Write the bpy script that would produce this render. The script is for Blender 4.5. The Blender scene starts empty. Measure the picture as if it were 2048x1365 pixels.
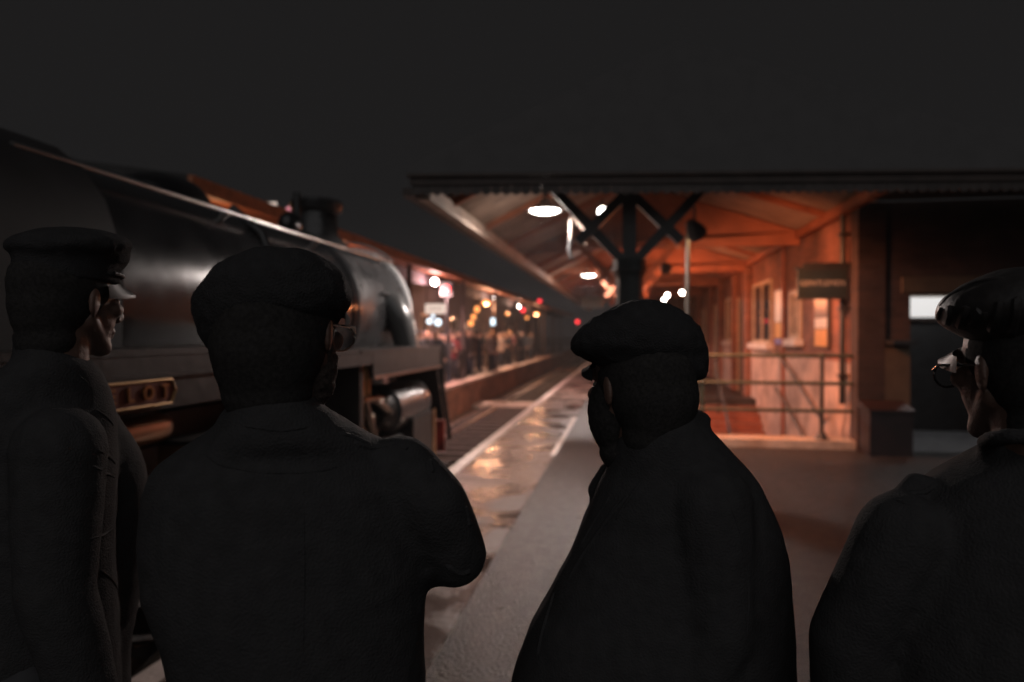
import bpy, bmesh, math, random
from mathutils import Vector, Matrix, Euler, noise

random.seed(7)
S = bpy.context.scene
COL = S.collection
PI = math.pi
R = math.radians

# ------------------------------------------------------------------ camera, world, sun, exposure
YAW, PITCH, EYE, FPX = R(9.4), R(-0.6), 1.65, 24.0 / 36.0 * 2048
cam_d = bpy.data.cameras.new('camera')
cam_d.lens = 24.0
cam_d.sensor_width = 36.0
cam_d.clip_start = 0.05
cam_d.clip_end = 1200.0
cam_d.dof.use_dof = True
cam_d.dof.focus_distance = 1.22
cam_d.dof.aperture_fstop = 2.2
cam = bpy.data.objects.new('camera', cam_d)
COL.objects.link(cam)
cam.location = (0, 0, EYE)
cam.rotation_euler = Euler((PI / 2 + PITCH, 0, YAW), 'XYZ')
S.camera = cam
CM = cam.rotation_euler.to_matrix()

world = bpy.data.worlds.new('World')
S.world = world
world.use_nodes = True
wn = world.node_tree.nodes
wn['Background'].inputs[0].default_value = (0.0118, 0.0113, 0.0114, 1)
wn['Background'].inputs[1].default_value = 1.0

sun_d = bpy.data.lights.new('night_fill', 'SUN')  # soft fill added from behind the camera, lifts the dark clothing
sun_d.energy = 0.38
sun_d.angle = R(70)
sun_d.color = (1.0, 0.97, 0.97)
sun = bpy.data.objects.new('night_fill', sun_d)
COL.objects.link(sun)
sun.rotation_euler = Euler((R(52), 0, R(9)), 'XYZ')

S.view_settings.view_transform = 'Standard'
S.view_settings.look = 'None'
S.view_settings.exposure = 0.0
S.view_settings.gamma = 1.0
S.render.engine = 'CYCLES'
S.cycles.use_denoising = True
S.cycles.max_bounces = 6
S.cycles.sample_clamp_indirect = 3.0
S.cycles.use_adaptive_sampling = False


def P(u, v, d):
    """place on the photograph's ray (2048 x 1365 px) at depth d along the optical axis"""
    q = Vector(((u - 1024) / FPX * d, -(v - 682.5) / FPX * d, -d))
    return CM @ q + Vector((0, 0, EYE))


# ------------------------------------------------------------------ materials
def mat(name, col, rough=0.6, metal=0.0, var=0.25, nscale=6.0, bump=0.0, bscale=40.0, spec=0.5,
        rvar=0.0, coat=0.0, objrand=0.0, stretch=None, nrough=0.5, ndetail=6, ramp=(0.3, 0.72)):
    m = bpy.data.materials.new(name)
    m.use_nodes = True
    nt = m.node_tree
    b = nt.nodes['Principled BSDF']
    b.inputs['Roughness'].default_value = rough
    b.inputs['Metallic'].default_value = metal
    b.inputs['Specular IOR Level'].default_value = spec
    b.inputs['Coat Weight'].default_value = coat
    tc = nt.nodes.new('ShaderNodeNewGeometry')
    src = tc.outputs['Position']
    if stretch:
        mp = nt.nodes.new('ShaderNodeMapping')
        mp.inputs['Scale'].default_value = stretch
        nt.links.new(src, mp.inputs[0])
        src = mp.outputs[0]
    n = nt.nodes.new('ShaderNodeTexNoise')
    n.inputs['Scale'].default_value = nscale
    n.inputs['Detail'].default_value = ndetail
    n.inputs['Roughness'].default_value = nrough
    nt.links.new(src, n.inputs['Vector'])
    r = nt.nodes.new('ShaderNodeValToRGB')
    r.color_ramp.elements[0].position = ramp[0]
    r.color_ramp.elements[1].position = ramp[1]
    r.color_ramp.elements[0].color = tuple(c * (1 - var) for c in col) + (1,)
    r.color_ramp.elements[1].color = tuple(min(1, c * (1 + var)) for c in col) + (1,)
    nt.links.new(n.outputs['Fac'], r.inputs[0])
    out = r.outputs[0]
    if objrand:
        oi = nt.nodes.new('ShaderNodeObjectInfo')
        mr = nt.nodes.new('ShaderNodeMapRange')
        mr.inputs['To Min'].default_value = 1 - objrand
        mr.inputs['To Max'].default_value = 1 + objrand
        nt.links.new(oi.outputs['Random'], mr.inputs['Value'])
        mx = nt.nodes.new('ShaderNodeVectorMath')
        mx.operation = 'SCALE'
        nt.links.new(out, mx.inputs[0])
        nt.links.new(mr.outputs[0], mx.inputs['Scale'])
        out = mx.outputs[0]
    nt.links.new(out, b.inputs['Base Color'])
    if rvar:
        rr = nt.nodes.new('ShaderNodeMapRange')
        rr.inputs['From Min'].default_value = 0.35
        rr.inputs['From Max'].default_value = 0.68
        rr.inputs['To Min'].default_value = max(0.03, rough - rvar)
        rr.inputs['To Max'].default_value = min(1, rough + rvar)
        nt.links.new(n.outputs['Fac'], rr.inputs['Value'])
        nt.links.new(rr.outputs[0], b.inputs['Roughness'])
    if bump:
        n2 = nt.nodes.new('ShaderNodeTexNoise')
        n2.inputs['Scale'].default_value = bscale
        n2.inputs['Detail'].default_value = 4
        nt.links.new(src, n2.inputs['Vector'])
        bp = nt.nodes.new('ShaderNodeBump')
        bp.inputs['Strength'].default_value = bump
        bp.inputs['Distance'].default_value = 0.02
        nt.links.new(n2.outputs['Fac'], bp.inputs['Height'])
        nt.links.new(bp.outputs[0], b.inputs['Normal'])
    return m


def emit(name, col, strength):
    m = bpy.data.materials.new(name)
    m.use_nodes = True
    nt = m.node_tree
    b = nt.nodes['Principled BSDF']
    b.inputs['Base Color'].default_value = tuple(0.4 * c for c in col) + (1,)
    b.inputs['Emission Color'].default_value = tuple(col) + (1,)
    b.inputs['Emission Strength'].default_value = strength
    return m


def brick_mat(name, col, mortar, rough=0.85):
    m = bpy.data.materials.new(name)
    m.use_nodes = True
    nt = m.node_tree
    b = nt.nodes['Principled BSDF']
    b.inputs['Roughness'].default_value = rough
    geo = nt.nodes.new('ShaderNodeNewGeometry')
    sep = nt.nodes.new('ShaderNodeSeparateXYZ')
    nt.links.new(geo.outputs['Position'], sep.inputs[0])
    add = nt.nodes.new('ShaderNodeMath')
    nt.links.new(sep.outputs[0], add.inputs[0])
    nt.links.new(sep.outputs[1], add.inputs[1])
    cmb = nt.nodes.new('ShaderNodeCombineXYZ')
    nt.links.new(add.outputs[0], cmb.inputs[0])
    nt.links.new(sep.outputs[2], cmb.inputs[1])
    bt = nt.nodes.new('ShaderNodeTexBrick')
    bt.inputs['Scale'].default_value = 1.0
    bt.inputs['Brick Width'].default_value = 0.225
    bt.inputs['Row Height'].default_value = 0.075
    bt.inputs['Mortar Size'].default_value = 0.006
    bt.inputs['Color1'].default_value = tuple(c * 0.75 for c in col) + (1,)
    bt.inputs['Color2'].default_value = tuple(c * 1.25 for c in col) + (1,)
    bt.inputs['Mortar'].default_value = tuple(mortar) + (1,)
    nt.links.new(cmb.outputs[0], bt.inputs['Vector'])
    sn = nt.nodes.new('ShaderNodeTexNoise')
    sn.inputs['Scale'].default_value = 1.4
    sn.inputs['Detail'].default_value = 8
    nt.links.new(geo.outputs['Position'], sn.inputs['Vector'])
    sr = nt.nodes.new('ShaderNodeMapRange')
    sr.inputs['From Min'].default_value = 0.3
    sr.inputs['From Max'].default_value = 0.7
    sr.inputs['To Min'].default_value = 0.45
    sr.inputs['To Max'].default_value = 1.3
    nt.links.new(sn.outputs['Fac'], sr.inputs['Value'])
    sv = nt.nodes.new('ShaderNodeVectorMath')
    sv.operation = 'SCALE'
    nt.links.new(bt.outputs['Color'], sv.inputs[0])
    nt.links.new(sr.outputs[0], sv.inputs['Scale'])
    nt.links.new(sv.outputs[0], b.inputs['Base Color'])
    bp = nt.nodes.new('ShaderNodeBump')
    bp.inputs['Strength'].default_value = 0.5
    bp.inputs['Distance'].default_value = 0.006
    bp.invert = True
    nt.links.new(bt.outputs['Fac'], bp.inputs['Height'])
    nt.links.new(bp.outputs[0], b.inputs['Normal'])
    return m


M = {}
M['asphalt'] = mat('asphalt', (0.027, 0.0245, 0.0245), 0.44, var=0.7, nscale=9.0, bump=1.0, bscale=55, rvar=0.22, nrough=0.85, ndetail=12, ramp=(0.42, 0.60))
M['slab'] = mat('wet_slab', (0.16, 0.108, 0.09), 0.33, var=0.45, nscale=1.5, bump=0.30, bscale=20, rvar=0.30, objrand=0.25, nrough=0.60, ndetail=10)
M['white_line'] = mat('white_edge_paint', (0.62, 0.50, 0.45), 0.5, var=0.22, nscale=5, bump=0.3)
M['edge_brick'] = brick_mat('platform_face_brick', (0.32, 0.13, 0.065), (0.2, 0.13, 0.1))
M['ballast'] = mat('ballast', (0.18, 0.10, 0.06), 0.8, var=0.6, nscale=16, bump=1.0, bscale=22)
M['earth'] = mat('earth', (0.04, 0.038, 0.034), 0.9, var=0.4, nscale=0.4)
M['sleeper'] = mat('sleeper_timber', (0.05, 0.038, 0.03), 0.8, var=0.4, nscale=8)
M['rail_steel'] = mat('rail_steel', (0.16, 0.11, 0.08), 0.32, metal=0.8, var=0.3)
M['crossing'] = mat('crossing_timber', (0.36, 0.28, 0.22), 0.6, var=0.3, objrand=0.15)
M['loco_black'] = mat('loco_black', (0.009, 0.009, 0.010), 0.22, var=0.3, nscale=3, spec=0.5, rvar=0.05, bump=0.06, bscale=5)
M['firebox_black'] = mat('firebox_black', (0.024, 0.024, 0.025), 0.75, var=0.25, nscale=3, spec=0.2)
M['smokebox'] = mat('smokebox_black', (0.026, 0.026, 0.027), 0.36, var=0.4, nscale=5, rvar=0.10, bump=0.22, bscale=9)
M['loco_plate'] = mat('running_plate_black', (0.020, 0.017, 0.016), 0.5, var=0.5, nscale=5, spec=0.3, bump=0.2, bscale=12)
M['pipe_black'] = mat('steam_pipe_black', (0.06, 0.06, 0.06), 0.28, var=0.2, spec=0.7)
M['ring_glint'] = mat('smokebox_ring_glint', (0.5, 0.5, 0.5), 0.35, var=0.2)  # bright glint along the rim put into the colour as pale grey
M['loco_motion'] = mat('oily_motion_steel', (0.22, 0.18, 0.15), 0.35, metal=0.9, var=0.35)
M['loco_bright'] = mat('polished_steel', (0.5, 0.48, 0.46), 0.28, metal=1.0, var=0.1)
M['copper'] = mat('brass_beading', (0.45, 0.26, 0.12), 0.35, metal=0.9, var=0.2)
M['reservoir'] = mat('reservoir_orange_lit', (0.34, 0.17, 0.09), 0.3, metal=0.7, var=0.25)  # warm orange lamplight put into the metal's base colour
M['plate_red'] = mat('nameplate_red', (0.10, 0.022, 0.015), 0.4, var=0.2)
M['brass'] = mat('brass', (0.30, 0.17, 0.075), 0.35, metal=1.0, var=0.15)
M['red_paint'] = mat('red_buffer_beam', (0.15, 0.014, 0.009), 0.45, var=0.2)
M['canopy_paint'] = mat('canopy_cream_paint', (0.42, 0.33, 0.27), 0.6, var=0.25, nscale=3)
M['canopy_red'] = mat('canopy_red_brown_paint', (0.27, 0.09, 0.045), 0.6, var=0.25, nscale=3)
M['sheet'] = mat('canopy_sheet', (0.26, 0.18, 0.14), 0.5, var=0.3, nscale=2.5, objrand=0.12)
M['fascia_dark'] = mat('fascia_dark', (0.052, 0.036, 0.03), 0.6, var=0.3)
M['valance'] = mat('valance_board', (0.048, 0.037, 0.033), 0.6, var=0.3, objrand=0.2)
M['gable'] = mat('gable_boarding', (0.115, 0.113, 0.114), 0.9, var=0.06, spec=0.05)
M['roof_top'] = mat('roof_covering', (0.04, 0.04, 0.04), 0.85, var=0.2)
M['column'] = mat('column_dark_green', (0.022, 0.026, 0.026), 0.38, var=0.25)
M['pale_col'] = mat('column_cream', (0.20, 0.15, 0.125), 0.5, var=0.2)
M['iron'] = mat('black_iron', (0.018, 0.018, 0.019), 0.5, var=0.2)
M['shade'] = mat('enamel_shade', (0.12, 0.14, 0.13), 0.3, var=0.1)
M['enamel_in'] = mat('enamel_white', (0.75, 0.75, 0.73), 0.3, var=0.05)
M['pipe_grey'] = mat('galvanised_pipe', (0.17, 0.15, 0.13), 0.45, metal=0.2, var=0.2)
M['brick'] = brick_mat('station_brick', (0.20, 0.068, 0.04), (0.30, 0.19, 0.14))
M['brick_shaded'] = brick_mat('station_brick_shaded', (0.05, 0.026, 0.022), (0.045, 0.038, 0.034))  # copy of the side wall brick with its lack of light put into the colour
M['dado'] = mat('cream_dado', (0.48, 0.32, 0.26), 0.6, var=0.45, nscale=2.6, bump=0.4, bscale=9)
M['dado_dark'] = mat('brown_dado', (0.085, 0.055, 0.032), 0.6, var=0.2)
M['stair'] = mat('stair_red_tile', (0.30, 0.10, 0.06), 0.5, var=0.3)
M['nosing'] = mat('stair_nosing', (0.10, 0.05, 0.04), 0.5)
M['curb'] = mat('curb_stone', (0.50, 0.38, 0.30), 0.6, var=0.25)
M['rail_green'] = mat('railing_pale_green', (0.038, 0.052, 0.038), 0.45, var=0.2)
M['sign_green'] = mat('sign_dark_green', (0.016, 0.022, 0.022), 0.4, var=0.1)
M['sign_white'] = mat('sign_white', (0.34, 0.31, 0.28), 0.5, var=0.05)
M['frame_dark'] = mat('poster_frame', (0.05, 0.035, 0.03), 0.45)
M['paper'] = mat('poster_paper', (0.66, 0.6, 0.56), 0.35, var=0.1)
M['paper_orange'] = mat('poster_orange', (0.62, 0.30, 0.08), 0.4, var=0.1)
M['paper_dark'] = mat('poster_dark_picture', (0.10, 0.06, 0.06), 0.3, var=0.6, nscale=9)
M['paper_blue'] = mat('poster_blue', (0.16, 0.15, 0.42), 0.4)
M['window_frame'] = mat('window_frame', (0.40, 0.30, 0.22), 0.5)
M['sill'] = mat('stone_sill', (0.58, 0.50, 0.46), 0.6)
M['door_dark'] = mat('door_dark', (0.045, 0.03, 0.026), 0.5)
M['bin'] = mat('bin_maroon', (0.018, 0.008, 0.008), 0.5)
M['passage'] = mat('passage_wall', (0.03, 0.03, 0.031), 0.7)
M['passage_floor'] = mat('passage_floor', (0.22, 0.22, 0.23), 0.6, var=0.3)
M['far_wall'] = mat('far_wall', (0.075, 0.062, 0.072), 0.8, var=0.3, nscale=1.0)
M['far_fascia'] = mat('far_fascia', (0.42, 0.15, 0.07), 0.6, var=0.25)
M['far_plat'] = mat('far_platform', (0.12, 0.09, 0.075), 0.5, var=0.3, rvar=0.2)
M['coping'] = mat('coping', (0.5, 0.36, 0.29), 0.5, var=0.3, objrand=0.15)
g = bpy.data.materials.new('glass')
g.use_nodes = True
gb = g.node_tree.nodes['Principled BSDF']
gb.inputs['Base Color'].default_value = (0.03, 0.03, 0.035, 1)
gb.inputs['Roughness'].default_value = 0.05
gb.inputs['Specular IOR Level'].default_value = 0.7
M['dark_glass'] = g
sg = bpy.data.materials.new('spectacle_glass')
sg.use_nodes = True
sb = sg.node_tree.nodes['Principled BSDF']
sb.inputs['Transmission Weight'].default_value = 1.0
sb.inputs['Roughness'].default_value = 0.0
sb.inputs['IOR'].default_value = 1.03
M['lens'] = sg
# clothing and people
M['wool'] = mat('dark_wool', (0.044, 0.043, 0.044), 0.9, var=0.12, nscale=60, bump=0.5, bscale=350, spec=0.04)
M['jacket'] = mat('dark_jacket', (0.046, 0.045, 0.046), 0.8, var=0.12, nscale=40, bump=0.35, bscale=260, spec=0.05)
M['jacket2'] = mat('dark_coat', (0.046, 0.045, 0.046), 0.85, var=0.12, nscale=40, bump=0.3, bscale=240, spec=0.06)
M['leather'] = mat('leather_cap', (0.026, 0.023, 0.022), 0.5, var=0.3, nscale=20, bump=0.15, bscale=45, spec=0.4)
M['visor'] = mat('glossy_visor', (0.012, 0.012, 0.013), 0.5, spec=0.12)
M['trousers'] = mat('dark_trousers', (0.04, 0.04, 0.043), 0.85, var=0.3, nscale=30)
M['shoe'] = mat('black_shoe', (0.015, 0.014, 0.014), 0.4)
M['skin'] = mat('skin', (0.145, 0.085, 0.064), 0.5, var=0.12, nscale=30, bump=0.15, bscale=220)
M['hair_dark'] = mat('hair_dark', (0.036, 0.034, 0.033), 0.9, var=0.3, nscale=160, bump=0.25, bscale=500, spec=0.05)
M['hair_fair'] = mat('hair_fair', (0.30, 0.15, 0.06), 0.6, var=0.4, nscale=60)
M['beard_grey'] = mat('beard_greying', (0.07, 0.055, 0.048), 0.8, var=0.5, nscale=160, bump=0.4, bscale=400, spec=0.15)
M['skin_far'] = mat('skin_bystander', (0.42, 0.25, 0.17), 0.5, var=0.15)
M['eye'] = mat('eye_white', (0.6, 0.56, 0.52), 0.2)
M['spec_metal'] = mat('spectacle_metal', (0.6, 0.55, 0.5), 0.2, metal=1.0)
M['spec_dark'] = mat('spectacle_dark', (0.02, 0.02, 0.022), 0.25)
M['bulb_white'] = emit('bulb_white', (1.0, 0.93, 0.86), 18)
M['bulb_warm'] = emit('bulb_warm', (1.0, 0.62, 0.3), 16)
M['bulb_far'] = emit('bulb_far', (1.0, 0.9, 0.8), 40)
M['bulb_pink'] = emit('bulb_pink', (1.0, 0.78, 0.74), 45)
M['bulb_amber'] = emit('bulb_amber', (1.0, 0.34, 0.09), 2.2)
M['bulb_red'] = emit('bulb_red', (1.0, 0.04, 0.05), 3)
M['bulb_blue'] = emit('bulb_blue', (0.7, 0.85, 0.95), 2.5)
M['lit_window'] = emit('lit_window_blind', (0.86, 0.84, 0.82), 0.8)
M['lit_sign'] = emit('lit_sign_face', (1.0, 0.80, 0.68), 0.8)
M['lit_pink'] = emit('red_lit_panel', (1.0, 0.35, 0.42), 0.8)

# ------------------------------------------------------------------ geometry helpers
ORG = {}


class MB:
    def __init__(s):
        s.v, s.f, s.m = [], [], []

    def add(s, vs, fs, mi=0):
        o = len(s.v)
        s.v += [Vector(v) for v in vs]
        s.f += [tuple(i + o for i in f) for f in fs]
        s.m += [mi] * len(fs)

    def box(s, c, d, rot=None, mi=0):
        x, y, z = d[0] / 2, d[1] / 2, d[2] / 2
        q = [Vector(p) for p in ((-x, -y, -z), (x, -y, -z), (x, y, -z), (-x, y, -z), (-x, -y, z), (x, -y, z), (x, y, z), (-x, y, z))]
        if rot is not None:
            q = [rot @ p for p in q]
        c = Vector(c)
        s.add([p + c for p in q], [(0, 3, 2, 1), (4, 5, 6, 7), (0, 1, 5, 4), (1, 2, 6, 5), (2, 3, 7, 6), (3, 0, 4, 7)], mi)
        return s

    def span(s, a, b, mi=0):
        a, b = Vector(a), Vector(b)
        return s.box((a + b) / 2, [abs(b[i] - a[i]) for i in range(3)], None, mi)

    def rings(s, rings, cap=True, mi=0):
        n = len(rings[0])
        vs = [p for r in rings for p in r]
        fs = []
        for i in range(len(rings) - 1):
            for j in range(n):
                k = (j + 1) % n
                fs.append((i * n + j, i * n + k, (i + 1) * n + k, (i + 1) * n + j))
        if cap:
            fs.append(tuple(reversed(range(n))))
            fs.append(tuple(range((len(rings) - 1) * n, len(rings) * n)))
        s.add(vs, fs, mi)
        return s

    def cyl(s, a, b, r0, r1=None, n=16, mi=0, prof=None):
        a, b = Vector(a), Vector(b)
        r1 = r0 if r1 is None else r1
        d = (b - a)
        q = d.to_track_quat('Z', 'Y').to_matrix()
        L = d.length
        rs = []
        for (t, r) in (prof or ((0, r0), (1, r1))):
            rs.append([a + q @ Vector((math.cos(2 * PI * j / n) * r, math.sin(2 * PI * j / n) * r, t * L)) for j in range(n)])
        return s.rings(rs, True, mi)

    def tube(s, pts, r, n=10, mi=0):
        pts = [Vector(p) for p in pts]
        rs = []
        up = None
        for i, p in enumerate(pts):
            t = (pts[min(i + 1, len(pts) - 1)] - pts[max(i - 1, 0)]).normalized()
            if up is None:
                up = t.orthogonal().normalized()
            up = (up - t * up.dot(t)).normalized()
            w = t.cross(up)
            rr = r[i] if isinstance(r, (list, tuple)) else r
            rs.append([p + up * math.cos(2 * PI * j / n) * rr + w * math.sin(2 * PI * j / n) * rr for j in range(n)])
        return s.rings(rs, True, mi)

    def ell(s, c, r, rot=None, nu=18, nv=12, mi=0):
        c = Vector(c)
        vs = [Vector((0, 0, -1))]
        for i in range(1, nv):
            t = -PI / 2 + PI * i / nv
            for j in range(nu):
                a = 2 * PI * j / nu
                vs.append(Vector((math.cos(t) * math.cos(a), math.cos(t) * math.sin(a), math.sin(t))))
        vs.append(Vector((0, 0, 1)))
        vs = [Vector((v.x * r[0], v.y * r[1], v.z * r[2])) for v in vs]
        if rot is not None:
            vs = [rot @ v for v in vs]
        fs = []
        for j in range(nu):
            k = (j + 1) % nu
            fs.append((0, 1 + k, 1 + j))
            for i in range(nv - 2):
                fs.append((1 + i * nu + j, 1 + i * nu + k, 1 + (i + 1) * nu + k, 1 + (i + 1) * nu + j))
            fs.append((len(vs) - 1, 1 + (nv - 2) * nu + j, 1 + (nv - 2) * nu + k))
        s.add([v + c for v in vs], fs, mi)
        return s

    def cap(s, a, b, r0, r1=None, n=14, mi=0):
        """capsule, round ended, tapering"""
        a, b = Vector(a), Vector(b)
        r1 = r0 if r1 is None else r1
        d = b - a
        q = d.to_track_quat('Z', 'Y').to_matrix()
        L = d.length
        prof = []
        for i in range(1, 5):
            t = PI / 2 * (i / 4)
            prof.append((-math.cos(t) * r0, math.sin(t) * r0))
        for i in range(0, 4):
            t = PI / 2 * (i / 4)
            prof.append((L + math.sin(t) * r1, math.cos(t) * r1))
        rs = [[a + q @ Vector((math.cos(2 * PI * j / n) * r, math.sin(2 * PI * j / n) * r, t)) for j in range(n)] for (t, r) in prof]
        return s.rings(rs, True, mi)

    def chain(s, pts, rad, n=14):
        for i in range(len(pts) - 1):
            s.cap(pts[i], pts[i + 1], rad[i], rad[i + 1], n)
        return s

    def xf(s, m):
        s.v = [m @ v for v in s.v]
        return s


def meshdata(name, mb, mats, off, smooth):
    me = bpy.data.meshes.new(name)
    me.from_pydata([v - off for v in mb.v], [], mb.f)
    for m in (mats if isinstance(mats, (list, tuple)) else [mats]):
        me.materials.append(m)
    if isinstance(mats, (list, tuple)):
        me.polygons.foreach_set('material_index', mb.m)
    me.validate()
    bm = bmesh.new()
    bm.from_mesh(me)
    bmesh.ops.recalc_face_normals(bm, faces=bm.faces)
    if smooth:
        for f in bm.faces:
            f.smooth = True
        for e in bm.edges:
            if len(e.link_faces) == 2 and e.calc_face_angle(0) > R(40):
                e.smooth = False
    bm.to_mesh(me)
    bm.free()
    return me


def tag(o, label=None, cat=None, group=None, kind=None):
    if label: o['label'] = label
    if cat: o['category'] = cat
    if group: o['group'] = group
    if kind: o['kind'] = kind
    return o


def thing(name, loc, label, cat, group=None):
    o = bpy.data.objects.new(name, None)
    o.empty_display_size = 0.2
    COL.objects.link(o)
    o.location = loc
    ORG[o.name] = Vector(loc)
    return tag(o, label, cat, group)


def link(name, me, parent=None, loc=None):
    o = bpy.data.objects.new(name, me)
    COL.objects.link(o)
    if parent:
        o.parent = parent
        ORG[o.name] = ORG[parent.name]
    else:
        o.location = loc or (0, 0, 0)
        ORG[o.name] = Vector(loc or (0, 0, 0))
    return o


def build(name, mb, m, parent=None, smooth=False, loc=None):
    off = ORG[parent.name] if parent else Vector(loc or (0, 0, 0))
    return link(name, meshdata(name, mb, m, off, smooth), parent, loc)


def inst(src, name, delta, parent):
    """a copy of a part sharing its mesh, shifted by delta"""
    o = src.copy()
    o.name = name
    COL.objects.link(o)
    o.parent = parent
    o.location = src.location + Vector(delta)
    ORG[o.name] = ORG[parent.name]
    return o


def copy_tree(o, parent=None):
    c = o.copy()
    COL.objects.link(c)
    if parent:
        c.parent = parent
    for ch in list(o.children):
        copy_tree(ch, c)
    return c


def fuse(name, mb, m, voxel, parent=None, loc=None, it=6, wr=0.0, wscale=6.0, crease=0.0, keep=None):
    """one continuous surface: voxel union of overlapping solids, smoothed; wr adds cloth wrinkles"""
    me = bpy.data.meshes.new('tmp')
    me.from_pydata(mb.v, [], mb.f)
    o = bpy.data.objects.new('tmp', me)
    COL.objects.link(o)
    rm = o.modifiers.new('r', 'REMESH')
    rm.mode = 'VOXEL'
    rm.voxel_size = voxel
    rm.use_smooth_shade = True
    sm = o.modifiers.new('s', 'SMOOTH')
    sm.factor = 0.5
    sm.iterations = it
    dg = bpy.context.evaluated_depsgraph_get()
    ev = o.evaluated_get(dg)
    out = bpy.data.meshes.new_from_object(ev, depsgraph=dg)
    out.name = name
    bpy.data.objects.remove(o)
    bpy.data.meshes.remove(me)
    off = ORG[parent.name] if parent else Vector(loc or (0, 0, 0))
    ns = [v.normal.copy() for v in out.vertices] if wr else None
    for i, v in enumerate(out.vertices):
        p = v.co.copy()
        if wr:
            q = p * wscale
            a = noise.fractal(Vector((q.x * 0.8, q.y * 0.8, q.z * 1.6)), 0.9, 2.0, 4)
            rdg = 1 - abs(noise.noise(Vector((q.x * 1.3 + 7, q.y * 1.3, q.z * 1.0)) * 1.2)) * 2
            v.co = p + ns[i] * (a * wr + max(0, rdg - 0.55) * crease)
        v.co -= off
    out.materials.clear()
    out.materials.append(m)
    for f in out.polygons:
        f.use_smooth = True
    return link(name, out, parent, loc)


def point(parent, name, loc, col, power, rad=0.08):
    d = bpy.data.lights.new(name, 'POINT')
    d.energy = power
    d.color = col
    d.shadow_soft_size = rad
    o = bpy.data.objects.new(name, d)
    COL.objects.link(o)
    o.parent = parent
    o.location = Vector(loc) - ORG[parent.name]
    return o


def spot(parent, name, loc, target, col, power, size=130, blend=0.6, rad=0.1):
    d = bpy.data.lights.new(name, 'SPOT')
    d.energy = power
    d.color = col
    d.spot_size = R(size)
    d.spot_blend = blend
    d.shadow_soft_size = rad
    o = bpy.data.objects.new(name, d)
    COL.objects.link(o)
    o.parent = parent
    o.location = Vector(loc) - ORG[parent.name]
    o.rotation_euler = (Vector(target) - Vector(loc)).to_track_quat('-Z', 'Y').to_euler()
    return o


# ------------------------------------------------------------------ the setting
RAILZ = -0.93
EX = -2.12          # platform edge
FX = -5.42          # far platform edge
TX = -3.72          # track centre
tag(build('ground', MB().box((0, 200, -1.55), (900, 900, 0.2)), M['earth']), kind='structure')
# platform, with the hole of the stairwell
HX0, HX1, HY0, HY1 = 1.0, 3.27, 10.75, 18.0
pl = MB()
for a, b in (((-0.95, -6, -1.4), (HX0, 70, 0)), ((HX0, -6, -1.4), (9, 10.33, 0)), ((HX0, HY1, -1.4), (3.27, 70, 0))):
    pl.span(a, b)
platform = tag(build('platform', pl, M['asphalt']), kind='structure')
tag(build('platform_wall', MB().span((EX + 0.05, -6, -1.4), (-0.952, 70, -0.07)), M['edge_brick']), kind='structure')
# coping slabs laid along the edge, two rows
sl = MB().box((0, 0, -0.033), (0.598, 0.75, 0.066))
sm_ = meshdata('paving_slab', sl, M['slab'], Vector(), False)
x_rows = (EX + 0.15 + 0.30, EX + 0.15 + 0.60 + 0.205)
sl2 = MB().box((0, 0, -0.033), (0.405, 0.60, 0.066))
sm2_ = meshdata('paving_slab', sl2, M['slab'], Vector(), False)
for k in range(48):
    y = -2 + k * 0.756
    o = link('paving_slab', sm_, platform)
    o.location = (x_rows[0] , y, random.uniform(-0.006, 0.0))
    o = link('paving_slab', sm2_, platform)
    o.location = (x_rows[1] + 0.0, -2 + k * 0.606 + 0.2, random.uniform(-0.006, 0.0))
tag(build('slab_bed', MB().span((EX + 0.16, -6, -0.069), (-0.955, 70, -0.012)), M['slab']), kind='structure')
def ease(y): return max(0, (6.2 - y)) * 0.062
wg = MB()
wq = [(EX + 0.03, 6.2), (EX + 0.03 - ease(-5), -5), (EX + 0.155, -5), (EX + 0.155, 6.2)]
wg.add([(x, y, -1.4) for x, y in wq] + [(x, y, -0.04) for x, y in wq], [(3, 2, 1, 0), (4, 5, 6, 7)] + [(j, (j + 1) % 4, 4 + (j + 1) % 4, 4 + j) for j in range(4)])
tag(build('platform_wall', wg, M['edge_brick']), kind='structure')
wg = MB()
wq = [(EX + 0.10, 6.2), (EX + 0.10 - ease(-5), -5), (EX + 0.175, -5), (EX + 0.175, 6.2)]
wg.add([(x, y, -0.0395) for x, y in wq] + [(x, y, -0.004) for x, y in wq], [(3, 2, 1, 0), (4, 5, 6, 7)] + [(j, (j + 1) % 4, 4 + (j + 1) % 4, 4 + j) for j in range(4)])
tag(build('edge_fill', wg, M['slab']), kind='structure')
cs = meshdata('coping_stone', MB().box((0, 0, -0.033), (0.148, 0.898, 0.07)), M['white_line'], Vector(), False)
for k in range(60):
    o = link('coping_stone', cs, platform)
    yk = -3 + k * 0.903
    o.location = (EX + 0.075 - ease(yk), yk, 0.003 + random.uniform(-.002, .002))
    if yk < 6: o.rotation_euler = (0, 0, -math.atan(0.062))
tag(build('edge_line', MB().span((-1.0, 9.2, 0.002), (-0.93, 13.5, 0.006)), M['white_line']), kind='structure')
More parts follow.
